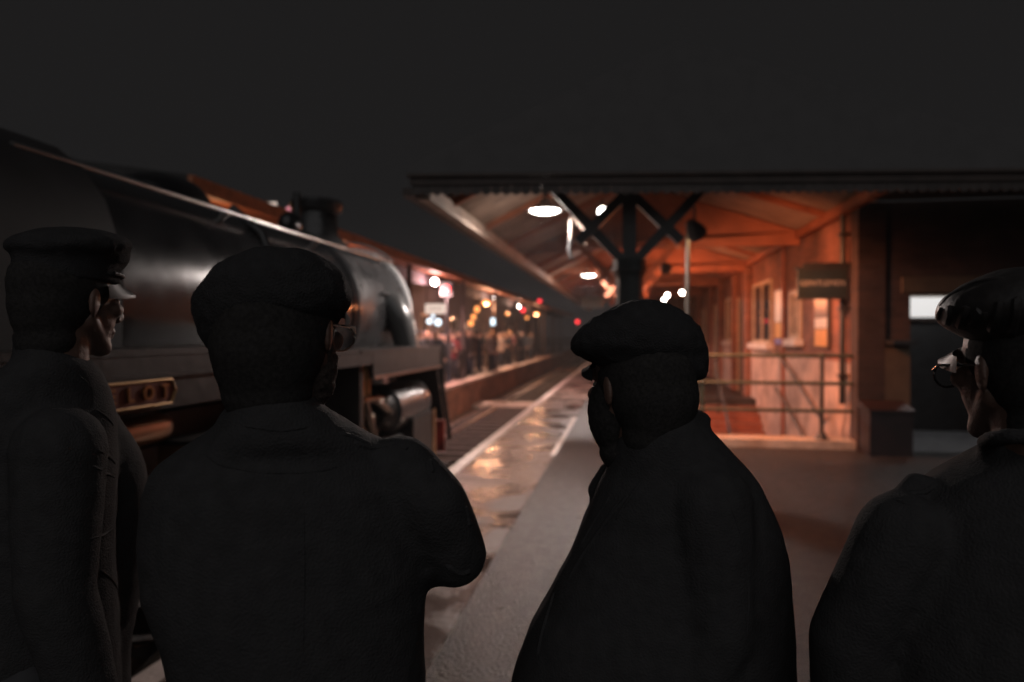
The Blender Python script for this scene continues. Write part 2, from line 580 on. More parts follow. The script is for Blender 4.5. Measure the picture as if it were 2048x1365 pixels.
# track
tag(build('track_bed', MB().span((FX, -8, -1.4), (EX, 120, RAILZ - 0.13)), M['ballast']), kind='structure')
trk = thing('railway_track', (TX, 0, RAILZ), 'single railway track on ballast between the two platforms', 'railway track')
slp = build('sleeper', MB().box((TX, -2, RAILZ - 0.10), (2.5, 0.25, 0.13)), M['sleeper'], trk)
for k in range(1, 70):
    inst(slp, 'sleeper', (0, k * 0.72, 0), trk)
for sx in (-0.75, 0.75):
    mb = MB()
    mb.span((TX + sx - 0.035, -8, RAILZ - 0.05), (TX + sx + 0.035, 110, RAILZ))
    mb.span((TX + sx - 0.012, -8, RAILZ - 0.12), (TX + sx + 0.012, 110, RAILZ - 0.05))
    mb.span((TX + sx - 0.07, -8, RAILZ - 0.14), (TX + sx + 0.07, 110, RAILZ - 0.12))
    build('rail', mb, M['rail_steel'], trk)
xr = thing('foot_crossing', (TX, 24.5, RAILZ), 'pale timber foot crossing laid across the track between platforms', 'foot crossing')
for k in range(6):
    build('crossing_board', MB().span((FX + 0.02, 24.0 + k * 0.235, RAILZ - 0.09), (EX - 0.02, 24.225 + k * 0.235, RAILZ + 0.03)), M['crossing'], xr)
# far platform
fp = tag(build('far_platform', MB().span((-12, -8, -1.4), (FX - 0.42, 90, -0.01)), M['far_plat']), kind='structure')
tag(build('far_platform_wall', MB().span((FX - 0.418, -8, -1.4), (FX - 0.04, 90, -0.09)), M['edge_brick']), kind='structure')
cs2 = meshdata('coping_stone', MB().box((0, 0, 0), (0.42, 0.895, 0.09)), M['coping'], Vector(), False)
for k in range(62):
    o = link('coping_stone', cs2, fp)
    o.location = (FX - 0.21, 5 + k * 0.9, -0.045 + random.uniform(-.003, .003))

# ------------------------------------------------------------------ near canopy
CY = 7.1
def fy(x): return 6.74 + 0.13 * (x + 2.1)
def canopy_z(x):
    if x < 0.55: return 3.22 + (x + 2.1) * (4.5 - 3.22) / 2.65
    return 4.5 - (x - 0.55) * (4.5 - 3.58) / 2.75
can = thing('platform_canopy', (0.5, CY, 0), 'pitched platform canopy with saw toothed valance lit orange underneath', 'canopy')
def sheet(x0, x1, y0, w):
    mb = MB()
    n = 48
    top, bot = [], []
    for i in range(n + 1):
        y = y0 + w * i / n
        dz = 0.036 * math.cos(2 * PI * i / 12)
        top.append((Vector((x0, y, canopy_z(x0) + dz)), Vector((x1, y, canopy_z(x1) + dz))))
    vs, fs = [], []
    for a, b in top:
        vs += [a, b, a + Vector((0, 0, 0.012)), b + Vector((0, 0, 0.012))]
    for i in range(n):
        o = i * 4
        fs += [(o, o + 4, o + 5, o + 1), (o + 2, o + 3, o + 7, o + 6), (o, o + 2, o + 6, o + 4), (o + 1, o + 5, o + 7, o + 3)]
    fs += [(0, 1, 3, 2), (n * 4, n * 4 + 2, n * 4 + 3, n * 4 + 1)]
    mb.add(vs, fs)
    return mb
sL = build('roof_sheet', sheet(-2.13, 0.55, CY + 0.05, 0.96), M['sheet'], can, smooth=True)
sR = build('roof_sheet', sheet(0.56, 3.30, CY + 0.42, 0.96), M['sheet'], can, smooth=True)
for k in range(1, 34):
    inst(sL, 'roof_sheet', (0, 0.965 * k, random.uniform(-.004, .004)), can)
    inst(sR, 'roof_sheet', (0, 0.965 * k, random.uniform(-.004, .004)), can)
# roof covering above the sheets
mb = MB()
mb.add([(-2.15, fy(-2.15) + .06, 3.32), (0.55, fy(.55) + .06, 4.6), (3.35, fy(3.35) + .06, 3.68), (-2.15, 41, 3.32), (0.55, 41, 4.6), (3.35, 41, 3.68),
        (-2.15, fy(-2.15) + .06, 3.27), (0.55, fy(.55) + .06, 4.555), (3.35, fy(3.35) + .06, 3.635), (-2.15, 41, 3.27), (0.55, 41, 4.555), (3.35, 41, 3.635)],
       [(0, 1, 4, 3), (1, 2, 5, 4), (6, 9, 10, 7), (7, 10, 11, 8), (0, 3, 9, 6), (2, 8, 11, 5), (0, 6, 7, 1), (1, 7, 8, 2), (3, 4, 10, 9), (4, 5, 11, 10)])
build('roof_covering', mb, M['gable'], can)
build('roof_covering', MB().span((3.36, fy(9.5) + 0.1, 3.5), (9.5, 10.2, 3.62)), M['roof_top'], can)
# eaves beam and gutter along the platform edge
build('eaves_beam', MB().span((-2.10, fy(-2.1) + 0.07, 3.03), (-1.98, 41, 3.19)), M['canopy_paint'], can)
build('gutter', MB().span((-2.25, fy(-2.2), 3.06), (-2.125, 41, 3.14)), M['fascia_dark'], can)
build('wall_plate', MB().span((3.12, fy(3.2) + 0.1, 3.42), (3.24, 41, 3.56)), M['canopy_red'], can)
# front end: fascia, gable boarding, valance boards with pointed ends
SK = -0.0
SKM = Matrix.Rotation(math.atan(0.13), 3, 'Z')
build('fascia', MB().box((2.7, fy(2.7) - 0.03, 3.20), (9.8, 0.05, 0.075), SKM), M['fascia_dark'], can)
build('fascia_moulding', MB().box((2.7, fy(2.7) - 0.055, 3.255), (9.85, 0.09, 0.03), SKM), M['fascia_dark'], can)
mb = MB()
gp = [(-2.2, 3.28), (9.4, 3.28), (9.4, 3.66), (3.4, 3.70), (0.55, 4.62), (-2.2, 3.37)]
mb.add([(x, fy(x), z) for x, z in gp] + [(x, fy(x) + .04, z) for x, z in gp],
       [tuple(range(6)), tuple(reversed(range(6, 12)))] + [(j, 6 + j, 6 + (j + 1) % 6, (j + 1) % 6) for j in range(6)])
build('gable_boarding', mb, M['gable'], can)
vb = MB()
w = 0.097
vb.add([(-w / 2, 0, 0.11), (w / 2, 0, 0.11), (w / 2, 0, 0.03), (0, 0, 0), (-w / 2, 0, 0.03), (-w / 2, .022, 0.11), (w / 2, .022, 0.11), (w / 2, .022, 0.03), (0, .022, 0), (-w / 2, .022, 0.03)],
       [(0, 4, 3, 2, 1), (5, 6, 7, 8, 9), (0, 1, 6, 5), (1, 2, 7, 6), (2, 3, 8, 7), (3, 4, 9, 8), (4, 0, 5, 9)])
vbm = meshdata('valance_board', vb, M['valance'], Vector(), False)
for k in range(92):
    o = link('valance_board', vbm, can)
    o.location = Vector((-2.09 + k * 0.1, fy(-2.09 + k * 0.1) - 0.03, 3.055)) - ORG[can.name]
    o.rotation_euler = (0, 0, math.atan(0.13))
# trusses: tie beam, boarded spandrel, rafters
TY = [7.62, 13.4, 18.8, 24.2, 29.6, 35.0]
for i, ty in enumerate(TY):
    if i:
        build('tie_beam', MB().span((-2.0, ty, 3.30), (3.2, ty + 0.12, 3.47)), M['canopy_red'], can)
        mb = MB()
        q = [(-1.95, 3.475), (-1.95, canopy_z(-1.95) - 0.04), (0.55, 4.44), (3.2, canopy_z(3.2) - 0.05), (3.2, 3.475)]
        n = len(q)
        mb.add([(x, ty + 0.04, z) for x, z in q] + [(x, ty + 0.075, z) for x, z in q],
               [tuple(range(n)), tuple(reversed(range(n, 2 * n)))] + [(j, (j + 1) % n, n + (j + 1) % n, n + j) for j in range(n)])
        build('spandrel_panel', mb, M['canopy_red'], can)
    for (xa, xb) in ((-2.0, 0.55), (0.56, 3.22)):
        for dy in (0.0, 1.9, 3.8) if i < 4 else (0.0,):
            a = Vector((xa, ty + 0.2 + dy, canopy_z(xa) - 0.075)); b = Vector((xb, ty + 0.2 + dy, canopy_z(xb) - 0.075))
            mb = MB().box((a + b) / 2, ((b - a).length, 0.07, 0.1), Matrix.Rotation(-math.atan2(b.z - a.z, b.x - a.x), 3, 'Y'))
            build('rafter', mb, M['canopy_red'], can)

# columns with crossed braces
def column(y, label, m, mbr):
    t = thing('canopy_column', (0.045, y, 0), label, 'column', 'columns carrying the platform canopy')
    x = 0.045
    mb = MB()
    mb.cyl((x, y, 0.0), (x, y, 0.5), 0.19, 0.16, 8)
    mb.cyl((x, y, 0.5), (x, y, 2.35), 0.155, 0.15, 8)
    build('shaft', mb, m, t, smooth=True)
    mb = MB()
    mb.cyl((x, y, 2.28), (x, y, 2.46), 0.165, 0.185, 8)
    mb.cyl((x, y, 2.34), (x, y, 2.37), 0.195, 0.195, 8)
    build('capital', mb, m, t, smooth=True)
    def bar(p, q, w=0.105, d=0.09, dy=0):
        p = Vector((x + p[0], y + dy, p[1])); q = Vector((x + q[0], y + dy, q[1]))
        return MB().box((p + q) / 2, ((q - p).length, d, w), Matrix.Rotation(-math.atan2(q.z - p.z, q.x - p.x), 3, 'Y'))
    build('post_head', MB().span((x - 0.075, y - 0.07, 2.46), (x + 0.075, y + 0.07, 3.3)), mbr, t)
    for s in (-1, 1):
        build('brace', bar((s * 0.06, 2.44), (s * 0.86, 3.30)), mbr, t)
        build('cross_brace', bar((s * 0.04, 3.18), (s * 0.56, 2.66), dy=0.05 * s), mbr, t)
    build('bracing_beam', MB().span((x - 1.0, y - 0.06, 3.30), (x + 1.0, y + 0.06, 3.42)), mbr, t)
    return t
column(TY[0], 'dark column with crossed timber braces just behind the valance', M['column'], M['iron'])
for ty in TY[1:4]:
    column(ty - 0.12, 'cream painted canopy column hidden in line behind the dark front column', M['pale_col'], M['canopy_red'])

# dish lamps under the canopy
def dish_lamp(p, label, power, r=0.2):
    t = thing('dish_lamp', p, label, 'lamp', 'dish lamps hanging under the canopy')
    p = Vector(p)
    mb = MB()
    n = 28
    prof = [(0.05, 0.16), (0.07, 0.10), (0.13, 0.06), (r, 0.015), (r + 0.006, 0.0), (r - 0.006, 0.004), (0.12, 0.05), (0.06, 0.09), (0.03, 0.12)]
    rs = [[p + Vector((math.cos(2 * PI * j / n) * a, math.sin(2 * PI * j / n) * a, z)) for j in range(n)] for a, z in prof]
    mb.rings(rs, True)
    build('shade', mb, M['enamel_in'], t, smooth=True)
    build('diffuser', MB().ell(p + Vector((0, 0, 0.012)), (r - 0.02, r - 0.02, 0.05)), M['bulb_white'], t, smooth=True)
    build('stem', MB().cyl(p + Vector((0, 0, 0.15)), p + Vector((0, 0, canopy_z(p.x) - p.z - 0.02)), 0.02), M['iron'], t)
    spot(t, 'lamp_light', p + Vector((0, 0, -0.06)), p + Vector((0, 0, -3)), (1.0, 0.87, 0.81), power, 172, 0.12, 0.12)
    point(t, 'lamp_glow', p + Vector((0, 0, -0.07)), (1.0, 0.86, 0.76), power * 0.06, 0.15)
    return t
dish_lamp((-1.02, 8.75, 3.23), 'nearest white dish lamp glowing under the canopy front', 560, 0.205)
dish_lamp((-0.95, 18.2, 3.2), 'farther white dish lamp under the canopy left of column', 600, 0.2)

# hanging arms beside the lamps (bracket with a hanging chain)
for (y, z, lab) in ((8.9, 3.05, 'pale bent bracket arm with hanging rod by the nearest dish lamp'), (17.0, 3.15, 'pale bent bracket arm by the farther dish lamp')):
    t = thing('bracket_arm', (-0.4, y, z), lab, 'bracket', 'bent bracket arms under the canopy')
    x = -0.70 if y < 10 else -0.42
    build('arm', MB().tube([(x, y, z + 0.12), (x + 0.06, y, z + 0.09), (x + 0.2, y, z - 0.08)], 0.022), M['pale_col'], t, smooth=True)
    build('hook', MB().tube([(x + 0.2, y, z - 0.08), (x + 0.13, y, z - 0.15), (x + 0.13, y, z - 0.22), (x + 0.2, y, z - 0.24)], 0.018), M['pale_col'], t, smooth=True)
    build('rod', MB().tube([(x, y, z + 0.1), (x - 0.005, y, z - 0.16)], 0.016), M['pale_col'], t, smooth=True)
    build('weight', MB().tube([(x - 0.005, y, z - 0.16), (x - 0.02, y, z - 0.3), (x + 0.01, y, z - 0.42)], [0.02, 0.028, 0.012]), M['iron'], t, smooth=True)

# floodlights
def floodlight(p, tgt, label, lit, size=0.16, power=0, col=(1, 0.32, 0.13)):
    p = Vector(p)
    t = thing('floodlight', p, label, 'floodlight', 'floodlights hung under the canopy')
    d = (Vector(tgt) - p).normalized()
    q = d.to_track_quat('Z', 'Y').to_matrix()
    mb = MB()
    mb.cyl(p - d * size * 0.9, p + d * size * 0.6, size * 0.35, size * 0.8, 14, prof=((0, size * 0.3), (0.25, size * 0.5), (0.8, size * 0.8), (1.0, size * 0.84)))
    build('housing', mb, M['iron'], t, smooth=True)
    build('face', MB().cyl(p + d * size * 0.6, p + d * (size * 0.6 + 0.012), size * 0.72, size * 0.7, 16), M['bulb_white'] if lit else M['bulb_warm'], t)
    build('yoke', MB().tube([p + Vector((0, 0, size * .7)), p + Vector((0, 0, size * 1.8))], 0.018), M['iron'], t)
    if power:
        spot(t, 'flood_beam', p + d * (size * 0.6 + 0.06), tgt, col, power, 120, 0.9, 0.08)
    return t
fl = floodlight((-0.30, 9.3, 3.30), (-0.2, 2, 1.6), 'small floodlight with white lit face behind left brace', True, 0.09)
floodlight((0.93, 9.6, 3.08), (3.2, 13.2, 0.2), 'dark backed floodlight at right end of the crossed braces', False, 0.17, 900)
floodlight((0.83, 14.6, 3.05), (2.4, 20.0, 0.8), 'smaller dark floodlight farther along the canopy', False, 0.15, 420)
build('pole', MB().cyl((0.86, 9.8, 0), (0.86, 9.8, 3.2), 0.035, 0.03, 12), M['pipe_grey'], thing('conduit_pole', (0.86, 9.8, 0), 'thin pole rising to the floodlight right of the column', 'pole'), smooth=True)
# orange roof lamps, bulkhead lights on the building wall
def bulb(p, label, cat, grp, m, r, power=0, col=(1, 0.4, 0.12), name='bulb_lamp', wall=True, down=False):
    p = Vector(p)
    t = thing(name, p, label, cat, grp)
    build('globe', MB().ell(p, (r, r, r), nu=14, nv=8), m, t, smooth=True)
    if wall:
        build('bracket', MB().tube([p + Vector((0, 0, r * 0.8)), p + Vector((0, 0, r + 0.22))], 0.015), M['iron'], t)
    if power and down:
        spot(t, 'lamp_light', p + Vector((0, 0, -r - 0.03)), p + Vector((0, 0, -5)), col, power, 165, 0.3, 0.1)
        point(t, 'lamp_glow', p + Vector((0, 0, -r - 0.05)), col, power * 0.12, 0.1)
    elif power:
        point(t, 'lamp_light', p + Vector((0, 0, -r - 0.05)), col, power, 0.1)
    return t
for i, (u, v, d) in enumerate(((1334.6, 591, 19.5), (1328, 600, 22.5), (1364, 586, 17.5))):
    p = P(u, v, d)
    bulb(p, ['white round bulb, middle of three above the flat cap', 'white round bulb, lowest of three above the flat cap', 'white round bulb beside the thin pole, rightmost of three'][i],
         'lamp', 'bulbs hanging deep under the canopy', M['bulb_far'], 0.05, 85 if i != 1 else 0, (1, 0.26, 0.08))
# grey box hanging at the far end of the canopy
p = P(1184, 606, 16.0)
t = thing('hanging_sign_box', p, 'grey box sign hanging under canopy left of the column', 'sign')
build('box', MB().box(p, (0.5, 0.12, 0.26)), M['pipe_grey'], t)
build('hanger', MB().span((p.x - 0.18, p.y - .01, p.z + 0.13), (p.x - 0.16, p.y + .01, 3.4)), M['iron'], t)
build('hanger', MB().span((p.x + 0.16, p.y - .01, p.z + 0.13), (p.x + 0.18, p.y + .01, 3.4)), M['iron'], t)

# ------------------------------------------------------------------ station building on the right
WX = 3.3
bl = thing('station_building', (WX + 2, 14, 0), 'brick station building with cream dado beside the stairwell', 'building')
build('side_wall', MB().span((WX, 10.62, -3.1), (WX + 0.3, 42, 3.7)), M['brick'], bl)
build('dado', MB().span((WX - 0.02, 10.64, -3.1), (WX - 0.002, 42, 1.22)), M['dado'], bl)
build('dado_rail', MB().span((WX - 0.035, 10.64, 1.223), (WX - 0.002, 42, 1.27)), M['canopy_red'], bl)
build('corner_pilaster', MB().span((WX - 0.06, 10.3, 0), (WX + 0.3, 10.615, 3.5)), M['brick_shaded'], bl)
# end wall with the passage opening
DX0, DX1, DZ = 3.93, 5.15, 2.2
mb = MB()
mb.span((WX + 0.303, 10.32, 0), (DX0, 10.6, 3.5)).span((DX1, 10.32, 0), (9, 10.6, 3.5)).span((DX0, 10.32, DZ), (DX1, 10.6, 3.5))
build('end_wall', mb, M['brick_shaded'], bl)
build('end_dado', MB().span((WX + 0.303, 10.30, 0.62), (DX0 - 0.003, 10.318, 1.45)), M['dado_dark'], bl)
build('shelf', MB().span((WX + 0.31, 10.02, 1.50), (DX0 - 0.02, 10.318, 1.56)), M['iron'], bl)
build('lintel', MB().span((DX0 - 0.12, 10.27, DZ + 0.02), (DX1 + 0.2, 10.318, DZ + 0.24)), M['dado_dark'], bl)
# passage behind the opening
mb = MB()
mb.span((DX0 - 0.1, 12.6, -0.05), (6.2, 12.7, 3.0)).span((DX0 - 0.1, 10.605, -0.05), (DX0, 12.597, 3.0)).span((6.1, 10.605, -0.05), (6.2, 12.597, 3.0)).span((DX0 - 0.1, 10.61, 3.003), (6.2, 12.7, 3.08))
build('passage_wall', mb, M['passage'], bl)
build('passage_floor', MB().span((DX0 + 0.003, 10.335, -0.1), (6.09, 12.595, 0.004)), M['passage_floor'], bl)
wf = build('window', MB().span((4.45, 12.54, 1.86), (6.0, 12.597, 2.36)), M['door_dark'], bl)
build('blind', MB().span((4.50, 12.525, 1.93), (5.95, 12.538, 2.27)), M['lit_window'], wf)
build('pelmet', MB().span((4.45, 12.50, 2.275), (6.0, 12.538, 2.34)), M['window_frame'], wf)
pt = thing('passage_fill_lamp', (4.9, 11.6, 2.9), 'unseen white lamp added to light the passage floor', 'lamp')  # added out of view, the lit blind alone leaves the floor too dim
build('globe', MB().ell((4.9, 11.6, 2.9), (0.12, 0.12, 0.07)), M['bulb_white'], pt, smooth=True)
point(pt, 'lamp_light', (4.9, 11.6, 2.75), (0.95, 0.97, 1.0), 14, 0.1)
# windows and doors on the side wall
def side_window(y0, y1, z0, z1):
    f = MB()
    f.span((WX - 0.06, y0, z0), (WX - 0.003, y0 + 0.08, z1)).span((WX - 0.06, y1 - 0.08, z0), (WX - 0.003, y1, z1))
    f.span((WX - 0.06, y0 + 0.08, z0), (WX - 0.003, y1 - 0.08, z0 + 0.08)).span((WX - 0.06, y0 + 0.08, z1 - 0.08), (WX - 0.003, y1 - 0.08, z1))
    f.span((WX - 0.05, (y0 + y1) / 2 - 0.03, z0 + 0.08), (WX - 0.003, (y0 + y1) / 2 + 0.03, z1 - 0.08))
    o = build('window', f, M['window_frame'], bl)
    ym = (y0 + y1) / 2
    build('pane', MB().span((WX - 0.02, y0 + 0.08, z0 + 0.08), (WX - 0.004, ym - 0.03, z1 - 0.08)), M['dark_glass'], o)
    build('pane', MB().span((WX - 0.02, ym + 0.03, z0 + 0.08), (WX - 0.004, y1 - 0.08, z1 - 0.08)), M['dark_glass'], o)
    build('sill', MB().span((WX - 0.16, y0 - 0.1, z0 - 0.13), (WX - 0.003, y1 + 0.1, z0 - 0.003)), M['sill'], o)
side_window(16.2, 18.4, 1.42, 2.9)
side_window(13.6, 14.4, 1.55, 2.5)
side_window(21.5, 23.2, 1.42, 2.8)
for y0 in (19.3, 24.5, 29.0):
    d = build('door', MB().span((WX - 0.05, y0, 0), (WX - 0.022, y0 + 1.2, 2.6)), M['door_dark'], bl)
    build('door_frame', MB().span((WX - 0.09, y0 - 0.12, 0), (WX - 0.022, y0 - 0.003, 2.7)).span((WX - 0.09, y0 + 1.203, 0), (WX - 0.022, y0 + 1.32, 2.7)), M['window_frame'], d)
for y0 in (18.75, 20.9, 24.0, 26.6, 31):
    build('pilaster', MB().span((WX - 0.16, y0, 0), (WX - 0.024, y0 + 0.4, 3.4)), M['brick'], bl)
# porch at the far end closing the view under the canopy
build('far_end_wall', MB().span((1.5, 33.0, 0), (3.2, 33.2, 3.4)), M['brick_shaded'], bl)

# pipes
t = thing('drainpipe', (3.2, 10.8, 0), 'black drainpipe on the brick corner beside the sign', 'drainpipe')
build('pipe', MB().cyl((3.2, 10.85, 0.6), (3.2, 10.85, 3.5), 0.045, n=14), M['iron'], t, smooth=True)
for z in (1.0, 2.0, 3.1):
    build('clip', MB().span((3.14, 10.79, z), (3.297, 10.91, z + 0.05)), M['iron'], t)
t = thing('conduit', (3.24, 14.9, 0), 'thin red conduit running down the cream wall', 'conduit')
build('pipe', MB().cyl((3.235, 14.9, -1.5), (3.235, 14.9, 3.45), 0.035, n=12), M['stair'], t, smooth=True)

# posters
def poster(y0, y1, z0, z1, label, cells):
    t = thing('poster_case', (WX - 0.03, (y0 + y1) / 2, z0), label, 'poster')
    build('case', MB().span((WX - 0.06, y0, z0), (WX - 0.003, y1, z1)), M['frame_dark'], t)
    for i, (a, b, m) in enumerate(cells):
        build('sheet', MB().span((WX - 0.066, y0 + 0.05, z0 + (z1 - z0) * a + 0.02), (WX - 0.0605, y1 - 0.05, z0 + (z1 - z0) * b)), M[m], t)
    return t
poster(11.75, 12.55, 1.42, 2.45, 'poster case on the brick wall right under the hanging sign', ((0.0, 0.3, 'paper_orange'), (0.3, 0.48, 'paper'), (0.48, 0.8, 'paper_dark'), (0.8, 0.98, 'paper')))
poster(15.0, 15.75, 1.42, 2.6, 'narrow poster with blue foot beside the red conduit', ((0.0, 0.1, 'paper_blue'), (0.1, 0.4, 'paper_orange'), (0.4, 0.98, 'paper')))
poster(19.0 - 0.22, 19.0, 1.3, 2.5, 'pale narrow notice board beyond the window', ((0.0, 0.98, 'paper'),))

# hanging sign
t = thing('hanging_sign', (2.92, 10.72, 2.2), 'dark hanging sign reading gentlemen on the brick corner', 'sign')
build('board', MB().span((2.53, 10.70, 2.19), (3.22, 10.745, 2.60)), M['sign_green'], t)
mb = MB()
mb.span((2.50, 10.695, 2.60), (3.24, 10.75, 2.64)).span((2.50, 10.695, 2.16), (3.24, 10.75, 2.187))
build('frame', mb, M['iron'], t)
build('bracket', MB().span((2.6, 10.71, 2.64), (3.297, 10.735, 2.70)), M['iron'], t)
def text(name, body, size, m, parent, loc, rot, ext=0.004, bold=0.0):
    c = bpy.data.curves.new('tmp_text', 'FONT')
    c.body = body
    c.size = size
    c.extrude = ext
    c.offset = bold
    c.align_x = 'CENTER'
    c.align_y = 'CENTER'
    o = bpy.data.objects.new('tmp_text', c)
    COL.objects.link(o)
    dg = bpy.context.evaluated_depsgraph_get()
    me = bpy.data.meshes.new_from_object(o.evaluated_get(dg), depsgraph=dg)
    bpy.data.objects.remove(o)
    me.name = name
    off = ORG[parent.name]
    mx = Matrix.Translation(Vector(loc) - off) @ rot.to_matrix().to_4x4()
    me.transform(mx)
    me.materials.clear()
    me.materials.append(m)
    return link(name, me, parent)
text('lettering', 'GENTLEMEN', 0.112, M['sign_white'], t, (2.875, 10.694, 2.395), Euler((PI / 2, 0, 0)), 0.003, -0.001)

# stairwell: steps going down towards the camera, curb and railing
stw = MB()
stw.span((HX0 - 0.2, HY0, -3.2), (HX0 - 0.003, HY1, -0.004))
stw.span((HX0, 10.40, -3.2), (HX1, 10.74, -0.06))
stw.span((HX0, HY0, -3.2), (HX1, 13.0, -3.1))
tag(build('stairwell', stw, M['dado']), kind='structure')
st = thing('stair_flight', (2.1, 15.5, -3), 'red tiled stairs descending behind the railing', 'stairs')
for k in range(18):
    y1 = HY1 - k * 0.285
    z = -0.17 * (k + 1)
    s_ = build('step', MB().span((HX0 + 0.003, y1 - 0.285, z - 0.4), (HX1 - 0.003, y1 - 0.002, z)), M['stair'], st)
    build('nosing', MB().span((HX0 + 0.004, y1 - 0.287, z + 0.001), (HX1 - 0.004, y1 - 0.225, z + 0.006)), M['nosing'], s_)
hr = thing('stair_handrail', (2.25, 15, 0), 'dark sloping handrail down the middle of the stairs', 'handrail')
def sl_pts(x, h, y0, y1, n=6):
    return [(x, y0 + (y1 - y0) * i / n, -(HY1 - (y0 + (y1 - y0) * i / n)) * 0.596 + h) for i in range(n + 1)]
build('rail', MB().tube(sl_pts(2.28, 0.95, 18.0, 13.2), 0.03), M['iron'], hr, smooth=True)
for y in (17.5, 15.8, 14.2):
    z = -(HY1 - y) * 0.596
    build('post', MB().cyl((2.28, y, z - 0.1), (2.28, y, z + 0.95), 0.025), M['iron'], hr)
hr2 = thing('wall_handrail', (3.2, 13, 0), 'brown curved handrails fixed to the cream stair wall', 'handrail')
for h in (1.75, 0.95):
    build('rail', MB().tube([(3.2, 15.4, h - 0.45), (3.2, 13.4, h - 1.05), (3.2, 12.2, h - 1.45), (3.18, 11.9, h - 1.45), (3.15, 11.7, h - 1.3)], 0.028), M['frame_dark'], hr2, smooth=True)
cb = tag(build('curb', MB().span((0.72, 10.36, -0.01), (3.24, 10.75, 0.12)), M['curb']), kind='structure')
rl = thing('railing', (2.1, 10.5, 0.12), 'green three bar railing on the stone curb above the stairs', 'railing')
for x in (1.14, 2.82):
    mb = MB().cyl((x, 10.5, 0.12), (x, 10.5, 1.33), 0.032, 0.028, 12)
    mb.cyl((x, 10.5, 0.12), (x, 10.5, 0.22), 0.10, 0.045, 12)
    build('post', mb, M['rail_green'] if x < 2 else M['iron'], rl, smooth=True)  # right post goes black: its unlit look is put into the colour
for z in (1.33, 0.93, 0.53):
    build('bar', MB().cyl((0.98, 10.5, z), (3.28, 10.5, z), 0.026, n=12), M['rail_green'], rl, smooth=True)
    mb = MB()
    for x in (1.14, 2.82):
        mb.ell((x, 10.5, z), (0.045, 0.045, 0.045), nu=12, nv=8)
    build('joint', mb, M['rail_green'], rl, smooth=True)
t = thing('grit_bin', (3.62, 9.95, 0), 'dark maroon bin against the end wall by the passage', 'bin')
build('body', MB().span((3.26, 9.86, 0.0), (3.80, 10.28, 0.60)), M['bin'], t)
mb = MB()
mb.add([(3.24, 9.83, 0.625), (3.82, 9.83, 0.625), (3.82, 10.28, 0.72), (3.24, 10.28, 0.72), (3.24, 9.83, 0.60), (3.82, 9.83, 0.60), (3.82, 10.28, 0.622), (3.24, 10.28, 0.622)],
       [(0, 1, 2, 3), (4, 7, 6, 5), (0, 4, 5, 1), (1, 5, 6, 2), (2, 6, 7, 3), (3, 7, 4, 0)])
build('lid', mb, M['bin'], t)

# ------------------------------------------------------------------ far platform: canopy, building, lamps, signs
fc = thing('far_canopy', (-7.5, 20, 0), 'dark canopy with orange lit fascia over the far platform', 'canopy')
build('fascia', MB().span((-5.62, 8.1, 3.52), (-5.55, 75, 3.72)), M['far_fascia'], fc)
mb = MB()
mb.add([(-5.62, 8.1, 3.73), (-9.3, 8.1, 4.3), (-9.3, 75, 4.3), (-5.62, 75, 3.73), (-5.62, 8.1, 3.62), (-9.3, 8.1, 4.2), (-9.3, 75, 4.2), (-5.62, 75, 3.62)],
       [(0, 3, 2, 1), (4, 5, 6, 7), (0, 1, 5, 4), (2, 3, 7, 6), (0, 4, 7, 3), (1, 2, 6, 5)])
build('roof', mb, M['roof_top'], fc)
mb = MB()
mb.add([(-5.63, 8.15, 3.60), (-9.3, 8.15, 4.17), (-9.3, 75, 4.17), (-5.63, 75, 3.60), (-5.63, 8.15, 3.57), (-9.3, 8.15, 4.14), (-9.3, 75, 4.14), (-5.63, 75, 3.57)],
       [(0, 3, 2, 1), (4, 5, 6, 7), (0, 1, 5, 4), (2, 3, 7, 6), (0, 4, 7, 3), (1, 2, 6, 5)])
build('ceiling', mb, M['far_fascia'], fc)
build('beam', MB().span((-6.75, 8.2, 3.30), (-6.65, 75, 3.69)), M['far_wall'], fc)
pc = build('post', MB().cyl((-6.0, 12, 0), (-6.0, 12, 3.6), 0.09, 0.08, 10), M['fascia_dark'], fc, smooth=True)
for k in range(1, 9):
    inst(pc, 'post', (0, 6.5 * k, 0), fc)
fb = thing('far_building', (-9.5, 20, 0), 'dark station building behind the crowd on far platform', 'building')
build('wall', MB().span((-9.8, -4, -0.1), (-9.4, 75, 4.25)), M['far_wall'], fb)
for k in range(9):
    y = 14 + k * 5.5
    f = build('window', MB().span((-9.38, y, 1.0), (-9.33, y + 1.3, 2.6)), M['window_frame'], fb)
    build('pane', MB().span((-9.335, y + 0.1, 1.1), (-9.32, y + 0.6, 2.5)).span((-9.335, y + 0.7, 1.1), (-9.32, y + 1.2, 2.5)), M['dark_glass'], f)
    d = build('door', MB().span((-9.38, y + 2.6, 0), (-9.33, y + 3.7, 2.3)), M['sill'] if k % 3 == 1 else M['door_dark'], fb)
LAMPS = [((-6.25, 22.0, 3.38), 'brightest pinkish lamp at the loco end of far canopy', 'bulb_pink', 0.105, 1200, (1, 0.55, 0.52)),
         ((-6.2, 32.4, 3.38), 'white round lamp halfway along the far canopy', 'bulb_far', 0.07, 750, (1, 0.60, 0.42)),
         ((-6.2, 39.8, 3.28), 'white round lamp toward the end of the far canopy', 'bulb_far', 0.07, 750, (1, 0.60, 0.42))]
LAMPS.append(((-6.2, 9.6, 3.3), 'lamp under far canopy hidden behind the boiler', 'bulb_warm', 0.07, 75, (1, 0.42, 0.2)))
LAMPS.append(((-6.3, 14.2, 3.3), 'lamp under far canopy hidden behind the smokebox', 'bulb_warm', 0.07, 240, (1, 0.45, 0.25)))
